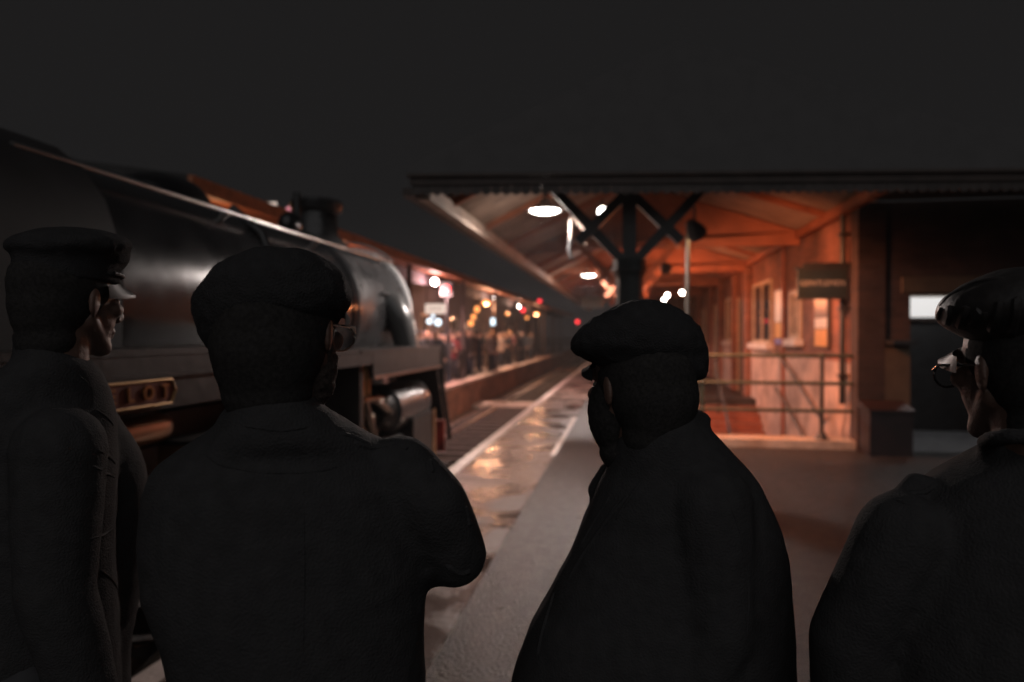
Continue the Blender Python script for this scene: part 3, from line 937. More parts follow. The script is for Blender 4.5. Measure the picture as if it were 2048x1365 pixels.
for p, lab, m, r, pw, c in LAMPS:
    bulb(p, lab, 'lamp', 'white lamps under the far canopy', M[m], r, pw, c, 'platform_lamp', True, True)
def lantern(p, label, r=0.09):
    p = Vector(p)
    t = thing('lantern', p, label, 'lantern', 'amber lanterns on the far platform')
    build('globe', MB().ell(p, (r, r, r * 1.1), nu=12, nv=8), M['bulb_warm'], t, smooth=True)
    build('shade', MB().cyl(p + Vector((0, 0, -0.02)), p + Vector((0, 0, r * 1.5)), r * 2.6, r * 0.7, 14), M['bulb_amber'], t, smooth=True)
    build('hanger', MB().cyl(p + Vector((0, 0, r * 1.5)), (p.x, p.y, 3.75), 0.015), M['iron'], t)
    point(t, 'lamp_light', p + Vector((0, 0, -0.2)), (1, 0.45, 0.24), 260, 0.1)
lantern((-6.45, 31.5, 3.10), 'amber hooded lantern below the halfway white lamp')
lantern((-6.2, 48.0, 3.05), 'amber hooded lantern near the end of far platform')
for i, (u, v, d) in enumerate(((954, 619, 27), (947, 634, 27.5), (942, 647, 25), (1015, 628, 40), (1054, 636, 44))):
    p = P(u, v, d)
    t = thing('amber_lamp', p, ['amber lamp left of the halfway lantern, over the heads', 'faint amber lamp, middle of a leaning row of three', 'faint amber lamp, lowest of a leaning row of three',
                                'small amber lamp between the two white far lamps', 'dim small amber lamp farthest along the platform'][i], 'lamp', 'small amber lamps over the crowd')
    build('globe', MB().ell(p, (0.10, 0.10, 0.13 if i == 0 else 0.1), nu=12, nv=8), M['bulb_amber'], t, smooth=True)
    build('hanger', MB().cyl(p + Vector((0, 0, 0.09)), (p.x, p.y, 3.8), 0.012), M['iron'], t)
p = P(986, 644, 30)
t = thing('lit_notice', p, 'small pale blue lit notice above the crowd', 'notice')
build('face', MB().box(p, (0.16, 0.05, 0.3)), M['bulb_blue'], t)
build('post', MB().cyl((p.x, p.y + .06, 0), (p.x, p.y + .06, p.z + 0.1), 0.02), M['iron'], t)
# station sign on the far platform
p = P(871, 618, 19.5)
t = thing('station_sign', p, 'pale lit rectangular sign on far platform beside the smokebox', 'sign')
build('board', MB().box(p, (0.58, 0.05, 0.27), Matrix.Rotation(R(14), 3, 'Z')), M['lit_sign'], t)
rz = Matrix.Rotation(R(14), 3, 'Z')
mb = MB()
for k in range(9):
    mb.box(p + rz @ Vector((-0.19 + k * 0.047, -0.028, 0.0)), (0.03, 0.004, 0.05), rz)
build('lettering', mb, M['dado_dark'], t)
for s in (-1, 1):
    q = p + rz @ Vector((s * 0.25, 0.03, 0))
    build('hanger', MB().cyl(q + Vector((0, 0, 0.12)), (q.x, q.y, 3.75), 0.012), M['iron'], t)
for i, (u, v, d, r) in enumerate(((859, 643, 20.5, 0.08), (876, 645, 20.0, 0.10), (866, 633, 21, 0.05))):
    p = P(u, v, d)
    bulb(p, ['left white lamp just under the pale sign', 'right white lamp just under the pale sign', 'small dim lamp between the pair under the sign'][i], 'lamp', 'lamps under the pale sign',
         M['bulb_blue'], r, 0, name='platform_lamp')
# red lights
def signal(p, label, r=0.09, post=True):
    p = Vector(p)
    t = thing('signal_lamp', p, label, 'signal lamp', 'red signal lamps along the line')
    build('red_lens', MB().cyl(p, p + Vector((0, 0.04, 0)), r, r, 14), M['bulb_red'], t)
    build('hood', MB().span(p + Vector((-r * 1.4, 0.045, -r * 1.6)), p + Vector((r * 1.4, 0.2, r * 1.6))), M['iron'], t)
    build('post', MB().cyl(p + Vector((0, 0.12, -r * 1.6)), (p.x, p.y + 0.12, -1.2 if p.x > FX else 0), 0.05), M['iron'], t)
signal(P(1155, 644, 52), 'lone red signal lamp beyond the platform end', 0.13)
signal(P(1079, 603, 50), 'red signal lamp highest above the far roof end', 0.13)
signal(P(1046, 621, 40), 'red lamp beside the second white far lamp', 0.12)
signal(P(892, 579, 23), 'red lamp glowing under the brightest pink lamp', 0.14)
# red lit panel and bright patch seen past the chimney
p = P(540, 411, 15.0)
t = thing('lamp_case', (p.x, p.y, p.z), 'pinkish lit panel glimpsed behind the chimney', 'lamp panel')
build('face', MB().box(p, (0.30, 0.05, 0.12)), M['lit_sign'], t)
p2 = P(578, 432, 15.0)
build('lamp_face', MB().ell(p2, (0.12, 0.05, 0.2)), M['lit_pink'], t, smooth=True)
build('bracket', MB().tube([(p.x, p.y + 0.04, p.z), (p2.x, p2.y + .04, p2.z), (p2.x, p2.y + .04, 0)], 0.02), M['iron'], t)

# ------------------------------------------------------------------ the locomotive
LX, LZ = -3.72, 1.91
RB = 0.88
lo = thing('steam_locomotive', (LX, 4.0, RAILZ), 'black steam locomotive standing at the platform facing away', 'locomotive')
def ring_y(r, y, n=56, cx=LX, cz=LZ):
    return [Vector((cx + math.cos(2 * PI * j / n) * r, y, cz + math.sin(2 * PI * j / n) * r)) for j in range(n)]
build('boiler_barrel', MB().rings([ring_y(0.90, 3.46), ring_y(0.862, 6.98)]), M['loco_black'], lo, smooth=True)
for y, r in ((3.50, 0.912), (5.2, 0.892), (6.95, 0.885)):
    build('boiler_band', MB().rings([ring_y(r, y - 0.035), ring_y(r, y + 0.035)]), M['loco_black'], lo, smooth=True)
build('smokebox', MB().rings([ring_y(0.875, 7.0), ring_y(0.88, 7.03), ring_y(0.88, 8.68), ring_y(0.86, 8.72)]), M['smokebox'], lo, smooth=True)
build('smokebox_ring', MB().rings([ring_y(0.88, 8.70), ring_y(0.915, 8.71), ring_y(0.915, 8.79), ring_y(0.87, 8.82)]), M['ring_glint'], lo, smooth=True)
build('smokebox_ring', MB().rings([ring_y(0.885, 7.0), ring_y(0.905, 7.01), ring_y(0.905, 7.06), ring_y(0.885, 7.07)]), M['smokebox'], lo, smooth=True)
build('smokebox_door', MB().rings([ring_y(0.70, 8.81), ring_y(0.68, 8.9), ring_y(0.5, 9.0), ring_y(0.25, 9.06), ring_y(0.06, 9.08)]), M['smokebox'], lo, smooth=True)
# firebox (Belpaire, square shouldered) and cab
def bel(y, w, h, zb):
    pts = []
    for a in range(13):
        t = PI * a / 12
        c, s_ = math.cos(t), math.sin(t)
        pts.append(Vector((LX + math.copysign(abs(c) ** 0.85, c) * w, y, LZ + (abs(s_) ** 0.88) * h)))
    pts += [Vector((LX - w * 0.98, y, zb)), Vector((LX + w * 0.98, y, zb))]
    return pts
build('firebox', MB().rings([bel(3.44, 0.925, 0.915, 0.6), bel(1.0, 0.97, 0.9, 0.5)]), M['firebox_black'], lo, smooth=True)
mb = MB()
mb.span((LX - 1.30, -0.9, 0.1), (LX - 1.26, 0.98, 2.3)).span((LX + 1.26, -0.9, 0.1), (LX + 1.30, 0.98, 1.35)).span((LX + 1.26, 0.5, 1.353), (LX + 1.30, 0.98, 2.3)).span((LX - 1.257, 0.94, 0.1), (LX + 1.257, 0.98, 2.3))
build('cab', mb, M['loco_black'], lo)
mb = MB()
n = 14
ra = [[Vector((LX - math.cos(PI * i / n) * 1.34, y, 2.303 + math.sin(PI * i / n) * 0.42)) for i in range(n + 1)] for y in (-1.3, 1.02)]
mb.rings(ra)
build('cab_roof', mb, M['loco_black'], lo, smooth=True)
rv = MB()
for y in (7.12, 8.62):
    for a in range(26):
        t_ = -0.7 + a * 0.1
        rv.ell((LX + math.cos(t_) * 0.882, y, LZ + math.sin(t_) * 0.882), (0.014, 0.014, 0.014), nu=6, nv=4)
tag(build('rivets', rv, M['smokebox'], lo, smooth=True), kind='stuff')
build('feed_pipe', MB().tube([(LX + 0.45, 5.3, LZ + 0.80), (LX + 0.72, 5.3, LZ + 0.58), (LX + 0.90, 5.32, LZ + 0.1), (LX + 0.93, 5.34, LZ - 0.40)], 0.04), M['loco_black'], lo, smooth=True)
# chimney, dome
build('chimney', MB().cyl((LX, 7.85, LZ + 0.8), (LX, 7.85, LZ + 1.36), 0.3, 0.3, 32, prof=((0, 0.42), (0.12, 0.33), (0.25, 0.265), (0.72, 0.245), (0.78, 0.30), (0.92, 0.32), (1.0, 0.29))), M['smokebox'], lo, smooth=True)
build('dome', MB().ell((LX, 5.0, LZ + 0.80), (0.36, 0.44, 0.24), nu=28), M['loco_black'], lo, smooth=True)
build('blower_pipe', MB().cyl((LX + 0.1, 7.15, LZ + 0.85), (LX + 0.1, 7.15, LZ + 1.32), 0.04), M['smokebox'], lo, smooth=True)
build('snifting_valve', MB().ell((LX + 0.2, 6.8, LZ + 0.9), (0.12, 0.16, 0.14)), M['loco_black'], lo, smooth=True)
# handrail along the boiler with knobs
hz, hx = 2.60, LX + 0.66
hrp = [(hx, 3.0, hz + 0.01), (hx, 3.4, hz + 0.01), (hx, 6.0, hz - 0.005), (hx, 8.5, hz - 0.01)]
arc = []
for a in range(0, 9):
    t = math.atan2(hz - LZ, hx - LX) + (PI / 2 - math.atan2(hz - LZ, hx - LX)) * a / 8
    arc.append((LX + math.cos(t) * 0.965, 8.74, LZ + math.sin(t) * 0.965))
build('handrail', MB().tube(hrp + [(hx, 8.68, hz)] + arc, 0.015), M['loco_bright'], lo, smooth=True)
for y in (3.3, 4.9, 6.5, 8.3):
    build('handrail_knob', MB().cyl((LX + 0.58, y, 2.535), (hx, y, hz), 0.02, 0.03, 10), M['loco_bright'], lo, smooth=True)
# smokebox side pieces: second grab rail, bolts line, lamp iron
build('front_grab_rail', MB().tube([(LX + 0.62, 8.86, LZ - 0.66), (LX + 0.75, 8.86, LZ - 0.45), (LX + 0.78, 8.86, LZ - 0.3)], 0.018), M['loco_bright'], lo, smooth=True)
# outside steam pipe: from the smokebox side down to the cylinder, in a shaped cover
sp = [(LX + 0.70, 8.05, LZ + 0.18), (LX + 0.90, 8.05, LZ + 0.10), (LX + 1.0, 8.08, LZ - 0.12), (LX + 1.06, 8.12, LZ - 0.44)]
build('steam_pipe', MB().tube(sp, [0.17, 0.17, 0.16, 0.15], 20), M['pipe_black'], lo, smooth=True)
mb = MB()
mb.tube([(LX + 0.80, 7.72, LZ + 0.2), (LX + 0.885, 7.75, LZ + 0.22), (LX + 0.90, 8.1, LZ + 0.22), (LX + 0.92, 8.32, LZ + 0.16), (LX + 0.95, 8.36, LZ - 0.05), (LX + 0.96, 8.34, LZ - 0.42)], 0.022)
build('oil_pipe', mb, M['smokebox'], lo, smooth=True)
# running plate and valance
PX = LX + 1.36
pz = 1.50
build('running_plate', MB().span((LX + 0.55, 5.9, pz - 0.03), (PX, 8.62, pz)), M['loco_plate'], lo)
build('running_plate', MB().span((LX + 0.62, 0.2, pz + 0.04), (PX, 4.25, pz + 0.075)), M['loco_plate'], lo)
build('running_plate', MB().span((LX - 1.36, 0.2, pz - 0.03), (LX - 0.55, 8.62, pz)), M['loco_plate'], lo)
build('valance', MB().span((PX - 0.03, 6.2, pz - 0.255), (PX - 0.005, 8.6, pz - 0.032)), M['loco_plate'], lo)
build('valance_beading', MB().span((PX - 0.032, 6.2, pz - 0.285), (PX + 0.008, 8.6, pz - 0.257)), M['loco_bright'], lo)
build('valance', MB().span((PX - 0.03, 0.2, 1.262), (PX - 0.005, 4.1, pz + 0.038)), M['loco_plate'], lo)
build('valance_beading', MB().span((PX - 0.02, 0.2, pz - 0.075), (PX + 0.012, 4.25, pz - 0.055)), M['loco_plate'], lo)
build('valance', MB().span((PX - 0.03, 4.1, 1.36), (PX - 0.006, 6.19, pz - 0.03)), M['loco_plate'], lo)
build('running_plate', MB().span((LX + 0.62, 4.26, pz - 0.025), (PX - 0.01, 5.89, pz + 0.005)), M['loco_plate'], lo)
# nameplate with raised letters
npz = 1.352
np_ = MB()
y0, y1, h = 2.38, 3.27, 0.062
pts = [(y0, -h), (y0 - 0.03, 0), (y0, h), (y1 - 0.035, h), (y1, 0), (y1 - 0.035, -h)]
n = len(pts)
np_.add([(PX - 0.004, y, npz + z) for y, z in pts] + [(PX + 0.012, y, npz + z) for y, z in pts],
        [tuple(range(n)), tuple(reversed(range(n, 2 * n)))] + [(j, (j + 1) % n, n + (j + 1) % n, n + j) for j in range(n)])
npl = build('nameplate', np_, M['plate_red'], lo)
bd = MB()
for j in range(n):
    a, b = pts[j], pts[(j + 1) % n]
    bd.cyl((PX + 0.016, a[0], npz + a[1]), (PX + 0.016, b[0], npz + b[1]), 0.007, n=8)
build('border', bd, M['brass'], npl)
for k, ch in enumerate('CAMELOT'):
    text('letter', ch, 0.098, M['brass'], npl, (PX + 0.016, 2.435 + k * 0.124, npz), Euler((PI / 2, 0, PI / 2)), 0.008, 0.002)
# front: buffer beam, drop plates, buffers, steps
build('buffer_beam', MB().span((LX - 1.25, 9.16, 0.02), (LX + 1.25, 9.22, 0.45)), M['red_paint'], lo)
mb = MB()
mb.tube([(PX - 0.03, 8.62, pz - 0.01), (PX - 0.03, 8.72, pz - 0.10), (PX - 0.03, 8.80, 0.9), (PX - 0.03, 9.12, 0.32), (PX - 0.05, 9.2, 0.22)], 0.032, 10)
build('front_stay', mb, M['loco_plate'], lo, smooth=True)
build('drop_plate', MB().box((LX + 0.95, 8.90, 0.98), (0.6, 0.03, 1.15), Matrix.Rotation(R(28), 3, 'X')), M['loco_plate'], lo)
for s in (-1, 1):
    bf = build('buffer', MB().cyl((LX + s * 0.87, 9.22, 0.16), (LX + s * 0.87, 9.62, 0.16), 0.13, 0.10, 20), M['loco_plate'], lo, smooth=True)
    build('buffer_head', MB().cyl((LX + s * 0.87, 9.62, 0.16), (LX + s * 0.87, 9.66, 0.16), 0.26, 0.24, 24), M['loco_plate'], bf, smooth=True)
build('front_step', MB().span((PX - 0.3, 8.95, -0.45), (PX - 0.02, 9.2, -0.42)).span((PX - 0.3, 8.95, -0.15), (PX - 0.02, 9.2, -0.12)).span((PX - 0.32, 8.94, -0.47), (PX - 0.29, 9.21, 0.3)), M['loco_plate'], lo)
# cylinder block: valve chest above, cylinder below, sheeted
for s in (1, -1):
    cx = LX + s * 1.02
    c = build('cylinder', MB().cyl((cx, 7.15, 0.80), (cx, 8.35, 0.80), 0.29, 0.29, 36, prof=((0, 0.24), (0.03, 0.29), (0.97, 0.29), (1, 0.24))), M['smokebox'], lo, smooth=True)
    build('cylinder_cover', MB().cyl((cx, 6.98, 0.80), (cx, 7.14, 0.80), 0.17, 0.25, 28), M['loco_plate'], c, smooth=True)
    mb = MB()
    for a in range(10):
        q = Vector((cx + math.cos(a * PI / 5) * 0.205, 7.07, 0.80 + math.sin(a * PI / 5) * 0.205))
        mb.cyl(q, q + Vector((0, -0.06, 0)), 0.018, n=6)
    build('cover_bolt', mb, M['loco_motion'], c)
    c2 = build('cylinder_casing', MB().span((cx - 0.25, 7.55, -0.05), (cx + 0.30, 8.42, 0.68)), M['loco_plate'], lo)
    build('casing_strap', MB().span((cx + s * 0.305 - 0.006, 8.36, -0.06), (cx + s * 0.305 + 0.012, 8.43, 0.70)), M['copper'], c2)
    build('lower_cylinder', MB().cyl((cx, 7.0, 0.30), (cx, 7.52, 0.30), 0.27, 0.27, 32), M['loco_plate'], lo, smooth=True)
# motion: slide bars, crosshead, rods
mx_ = LX + 1.1
build('slide_bar', MB().span((mx_ - 0.05, 5.3, 0.46), (mx_ + 0.05, 6.98, 0.52)), M['loco_motion'], lo)
build('slide_bar', MB().span((mx_ - 0.05, 5.3, 0.16), (mx_ + 0.05, 6.98, 0.22)), M['loco_motion'], lo)
build('piston_rod', MB().cyl((mx_, 6.2, 0.33), (mx_, 7.0, 0.33), 0.045), M['loco_motion'], lo, smooth=True)
build('crosshead', MB().span((mx_ - 0.09, 6.0, 0.14), (mx_ + 0.1, 6.5, 0.54)), M['loco_motion'], lo)
mb = MB()
mb.cap((mx_ + 0.05, 6.25, 0.33), (mx_ + 0.06, 3.1, -0.28), 0.07, 0.08)
build('connecting_rod', mb, M['loco_motion'], lo, smooth=True)
mb = MB()
mb.cap((mx_ + 0.14, 5.3, -0.28), (mx_ + 0.14, 0.9, -0.28), 0.06, 0.06)
build('coupling_rod', mb, M['loco_motion'], lo, smooth=True)
build('motion_bracket', MB().span((LX + 0.7, 6.0, 0.55), (PX - 0.06, 6.08, pz - 0.035)), M['loco_plate'], lo)
mb = MB()
for (y, z, a) in ((6.45, 1.0, 0.5), (6.65, 0.8, -0.4), (6.3, 0.75, 0.9), (6.8, 0.95, 1.2)):
    mb.cap((mx_ + 0.06, y, z), (mx_ + 0.1, y + 0.3 * math.sin(a), z - 0.42 * math.cos(a)), 0.035, 0.045)
mb.cap((mx_ + 0.05, 6.1, 1.02), (mx_ + 0.05, 7.0, 0.95), 0.035, 0.035)
build('valve_gear', mb, M['loco_motion'], lo, smooth=True)
for y in (6.14, 6.28):
    build('lubricator', MB().cyl((PX - 0.12, y, 1.06), (PX - 0.12, y, pz - 0.04), 0.05, n=14), M['copper'], lo, smooth=True)
build('lubricator_pipe', MB().tube([(PX - 0.10, 6.2, 1.3), (PX - 0.1, 6.15, 0.9), (PX - 0.12, 6.2, 0.6)], 0.014), M['copper'], lo, smooth=True)
# reservoir under the running plate and things beside it
build('reservoir', MB().cyl((PX - 0.16, 2.0, 1.145), (PX - 0.16, 3.42, 1.145), 0.085, 0.085, 28, prof=((0, 0.04), (0.03, 0.075), (0.07, 0.085), (0.94, 0.085), (0.98, 0.072), (1.0, 0.035))), M['reservoir'], lo, smooth=True)
build('reservoir_strap', MB().cyl((PX - 0.16, 2.5, 1.145), (PX - 0.16, 2.56, 1.145), 0.091, n=28), M['loco_plate'], lo, smooth=True)
build('sandbox', MB().span((PX - 0.34, 3.6, 0.72), (PX - 0.06, 4.05, 1.0)), M['reservoir'], lo)
build('sandbox_lid', MB().span((PX - 0.35, 3.58, 1.003), (PX - 0.05, 4.07, 1.03)), M['loco_plate'], lo)
# wheels
def wheel(y, r, nsp, name):
    cz = RAILZ + r
    x = LX + 0.75
    n = 40
    prof = ((r + 0.03, -0.02), (r + 0.03, 0.01), (r, 0.02), (r, 0.12), (r - 0.06, 0.12), (r - 0.06, -0.02))
    rs = [[Vector((x + dx, y + math.cos(2 * PI * j / n) * a, cz + math.sin(2 * PI * j / n) * a)) for j in range(n)] for a, dx in prof]
    mb = MB().rings(rs + [rs[0]], False)
    w_ = build(name, mb, M['loco_plate'], lo, smooth=True)
    build('hub', MB().cyl((x - 0.01, y, cz), (x + 0.16, y, cz), r * 0.2, r * 0.17, 20), M['loco_plate'], w_, smooth=True)
    mb = MB()
    for k in range(nsp):
        a = 2 * PI * k / nsp
        d = Vector((0, math.cos(a), math.sin(a)))
        c0 = Vector((x + 0.06, y, cz))
        mb.cyl(c0 + d * r * 0.15, c0 + d * (r - 0.05), 0.035, 0.026, 6)
    build('spokes', mb, M['loco_plate'], w_)
for y in (5.3, 3.1, 0.9):
    wheel(y, 0.94, 18, 'driving_wheel')
for y in (7.0, 8.9):
    wheel(y, 0.46, 10, 'bogie_wheel')
build('main_frame', MB().span((LX - 0.62, 0.0, -0.35), (LX - 0.55, 9.1, 0.9)).span((LX + 0.55, 0.0, -0.35), (LX + 0.62, 9.1, 0.9)).span((LX - 0.54, 3.5, 0.3), (LX + 0.54, 8.7, 1.1)), M['loco_plate'], lo)

# ------------------------------------------------------------------ people
def head_mb(beard=False):
    mb = MB()
    mb.ell((0, -0.012, 0.03), (0.077, 0.097, 0.088))
    mb.ell((0, 0.032, -0.03), (0.063, 0.062, 0.078))
    mb.ell((0, 0.045, -0.082), (0.046, 0.042, 0.032))
    mb.ell((0, 0.076, -0.099), (0.021, 0.016, 0.018))
    for s in (-1, 1):
        mb.cap((s * 0.050, 0.0, -0.045), (s * 0.02, 0.066, -0.098), 0.022, 0.018)
        mb.ell((s * 0.044, 0.062, -0.018), (0.022, 0.024, 0.019))
        mb.ell((s * 0.0115, 0.106, -0.037), (0.009, 0.010, 0.008))
        mb.ell((s * 0.077, -0.008, -0.008), (0.007, 0.018, 0.030), Matrix.Rotation(R(s * 22), 3, 'Z') @ Matrix.Rotation(R(-10), 3, 'X'))
    mb.cap((-0.036, 0.078, 0.02), (0.036, 0.078, 0.02), 0.014, 0.014)
    mb.cap((0, 0.088, 0.012), (0, 0.119, -0.029), 0.009, 0.0135)
    mb.cap((-0.018, 0.090, -0.062), (0.018, 0.090, -0.062), 0.007, 0.007)
    mb.cap((-0.015, 0.088, -0.073), (0.015, 0.088, -0.073), 0.0075, 0.0075)
    mb.cap((0, -0.02, -0.06), (0, -0.03, -0.19), 0.058, 0.06)
    return mb


def hand(mb, w, fdir, pn, side=1, curl=0.9, sc=1.0):
    """palm and five separate fingers; w wrist, fdir towards the fingertips, pn palm normal"""
    w, f, pn = Vector(w), Vector(fdir).normalized(), Vector(pn).normalized()
    x = f.cross(pn).normalized() * side
    for k in range(4):
        o = (k - 1.5) * 0.0205 * sc
        mb.cap(w + x * o * 0.7, w + f * 0.085 * sc + x * o, 0.015 * sc, 0.0115 * sc, 10)
    L = (0.070, 0.080, 0.074, 0.058)
    for k in range(4):
        o = (k - 1.5) * 0.0225 * sc
        p = w + f * 0.088 * sc + x * o
        d = f.copy()
        for j, fr in enumerate((0.45, 0.32, 0.23)):
            ang = curl * (0.35, 0.5, 0.45)[j]
            d = (d * math.cos(ang) + pn * math.sin(ang)).normalized()
            q = p + d * L[k] * fr * sc
            mb.cap(p, q, (0.0092 - j * 0.0008) * sc, (0.0086 - j * 0.0008) * sc, 10)
            p = q
    tb = w + f * 0.025 * sc - x * 0.028 * sc
    t1 = tb + (f * 0.6 - x * 0.7 + pn * 0.35).normalized() * 0.042 * sc
    t2 = t1 + (f * 0.9 - x * 0.2 + pn * 0.4).normalized() * 0.03 * sc
    mb.chain([tb, t1, t2], [0.015 * sc, 0.011 * sc, 0.009 * sc], 10)


def loft(mb, rows, d0, n=28, e=2.3):
    """stack of rounded cross-sections: rows are (image row, left, right, half thickness, extra depth)"""
    rs = []
    ua = sum(row[1] + row[2] for row in rows) / (2 * len(rows))
    al = math.atan((ua - 1024) / FPX)
    r = Vector((math.cos(YAW - al), math.sin(YAW - al), 0)); f = Vector((-math.sin(YAW - al), math.cos(YAW - al), 0))
    for row in rows:
        v, a, b, t = row[:4]
        d = d0 + (row[4] if len(row) > 4 else 0)
        c = P((a + b) / 2, v, d)
        w_ = (P(b, v, d) - P(a, v, d)).length / 2 * math.cos(al)
        ring = []
        for j in range(n):
            th = 2 * PI * j / n
            co, si = math.cos(th), math.sin(th)
            ring.append(c + r * math.copysign(abs(co) ** (2 / e), co) * w_ + f * math.copysign(abs(si) ** (2 / e), si) * t)
        rs.append(ring)
    mb.rings(rs)
    return mb


from mathutils.bvhtree import BVHTree


def on_surface(o, uvs, r, sink=0.4):
    """follow a fold across the finished surface of o; returns a thin tapered ridge"""
    off = ORG[o.name]
    bv = BVHTree.FromPolygons([v.co + off for v in o.data.vertices], [tuple(p.vertices) for p in o.data.polygons])
    pts = []
    for q in range(len(uvs) - 1):
        for k_ in range(5):
            f_ = k_ / 5
            u = uvs[q][0] * (1 - f_) + uvs[q + 1][0] * f_
            v = uvs[q][1] * (1 - f_) + uvs[q + 1][1] * f_
            c0 = Vector((0, 0, EYE))
            hit = bv.ray_cast(c0, (P(u, v, 1.0) - c0).normalized())
            if hit[0] is not None:
                pts.append(hit[0] - hit[1].normalized() * r * sink)
    n_ = len(pts)
    if n_ < 4:
        return MB()
    sm_ = [pts[0]] + [(pts[i - 1] + pts[i] * 2 + pts[i + 1]) / 4 for i in range(1, n_ - 1)] + [pts[-1]]
    return MB().tube(sm_, [max(0.0006, r * min(1, 3.2 * math.sin(PI * (i + 0.3) / (n_ - 0.4)))) for i in range(n_)], 8)


def folds(t, o, m, lines, name='fold'):
    for uvs, r in lines:
        mb_ = on_surface(o, uvs, r)
        if mb_.v:
            build(name, mb_, m, o, smooth=True)


RV = Vector((math.cos(YAW), math.sin(YAW), 0)); FV = Vector((-math.sin(YAW), math.cos(YAW), 0))


def legs(body, trous, shoes, hip, yaw, gap=0.1, hz=0.92):
    """pelvis to ground; hip is a point under the trunk"""
    m = Matrix.Rotation(yaw, 3, 'Z')
    h = Vector((hip.x, hip.y, hz))
    for s in (-1, 1):
        a = h + m @ Vector((s * 0.09, 0, 0)); k = Vector((a.x, a.y, 0.49)) + m @ Vector((s * gap * 0.3, 0.02, 0)); an = Vector((a.x, a.y, 0.09)) + m @ Vector((s * gap * 0.5, -0.02, 0))
        body.chain([a, k, an], [0.085, 0.058, 0.042])
        trous.chain([a, k, an + Vector((0, 0, 0.01))], [0.115, 0.085, 0.075])
        shoes.cap(an + m @ Vector((0, -0.03, -0.045)), an + m @ Vector((s * 0.02, 0.17, -0.05)), 0.046, 0.04)
    trous.ell((h.x, h.y, hz + 0.02), (0.19, 0.15, 0.16), m)
    body.ell((h.x, h.y, hz + 0.04), (0.165, 0.12, 0.16), m)


def person(label, hc, yaw, pitch=0.0, roll=0.0):
    t = thing('person', (hc.x, hc.y, 0), label, 'person', 'men in caps watching the train')
    H = Matrix.Translation(hc) @ Matrix.Rotation(yaw, 4, 'Z') @ Matrix.Rotation(pitch, 4, 'X') @ Matrix.Rotation(roll, 4, 'Y')
    return t, H


def finish(t, body, coat, trous, shoes, coat_m, wr, crease):
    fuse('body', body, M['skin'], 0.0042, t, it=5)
    co = fuse('coat', coat, coat_m, 0.0085, t, it=8, wr=wr, wscale=7.0, crease=crease)
    fuse('trousers', trous, M['trousers'], 0.014, t, it=8, wr=0.006, wscale=6)
    fuse('shoes', shoes, M['shoe'], 0.01, t, it=4)
    return co


def eyes(t, H):
    for s in (-1, 1):
        build('eye', MB().ell((s * 0.031, 0.078, -0.002), (0.0125, 0.0125, 0.0125)).xf(H), M['eye'], t, smooth=True)


def hair(t, H, m, low=-0.05):
    mb = MB()
    mb.ell((0, -0.02, 0.025), (0.082, 0.097, 0.088))
    mb.ell((0, -0.045, -0.04), (0.066, 0.062, 0.055))
    mb.ell((0, -0.035, -0.012), (0.076, 0.078, 0.078))
    mb.ell((0, -0.045, -0.085), (0.062, 0.05, 0.055))
    mb.xf(H)
    fuse('hair', mb, m, 0.006, t, it=9, wr=0.0006, wscale=150)


def flat_cap(t, H, m, L=0.105, W=0.098, back=-0.13, h=0.075, fwd=0.135, z0=0.045, droop=0.02, wr=0.003, seams=False, peakdrop=0.012):
    mb = MB()
    mb.ell((0, (back + 0.02) / 2 + 0.02, z0 + 0.035), (W, (0.06 - back) * 0.72, h))
    mb.ell((0, 0.05, z0 + 0.022), (W * 0.9, fwd - 0.05, h * 0.55))
    mb.ell((0, back * 0.55, z0 + 0.012), (W * 0.93, abs(back) * 0.62, h * 0.75 + droop))
    # band
    mb.xf(H)
    c = fuse('cap', mb, m, 0.006, t, it=6, wr=wr, wscale=22, crease=wr)
    # peak
    pk = MB()
    n = 16
    top, bot = [], []
    rows = []
    for i in range(7):
        f_ = i / 6
        ring = []
        for j in range(n + 1):
            a = PI * j / n
            rx, ry = W * 0.86, fwd - 0.03 + f_ * 0.04
            y = 0.02 + math.sin(a) * ry * (0.75 + 0.25 * f_)
            x = math.cos(a) * rx * (0.98 - 0.06 * f_)
            ring.append((x, y, z0 - 0.008 - peakdrop * f_ * math.sin(a) - 0.02 * (x / rx) ** 2))
        rows.append(ring)
    vs, fs = [], []
    for ring in rows:
        for p in ring:
            vs.append(Vector(p))
    nv = len(vs)
    vs += [v - Vector((0, 0, 0.007)) for v in vs[:]]
    for i in range(6):
        for j in range(n):
            a = i * (n + 1) + j
            fs.append((a, a + 1, a + n + 2, a + n + 1))
            fs.append((nv + a, nv + a + n + 1, nv + a + n + 2, nv + a + 1))
    for j in range(n):
        a = 6 * (n + 1) + j
        fs.append((a, a + 1, nv + a + 1, nv + a))
    pk.add(vs, fs)
    pk.xf(H)
    build('cap_peak', pk, m, t, smooth=True)
    return c


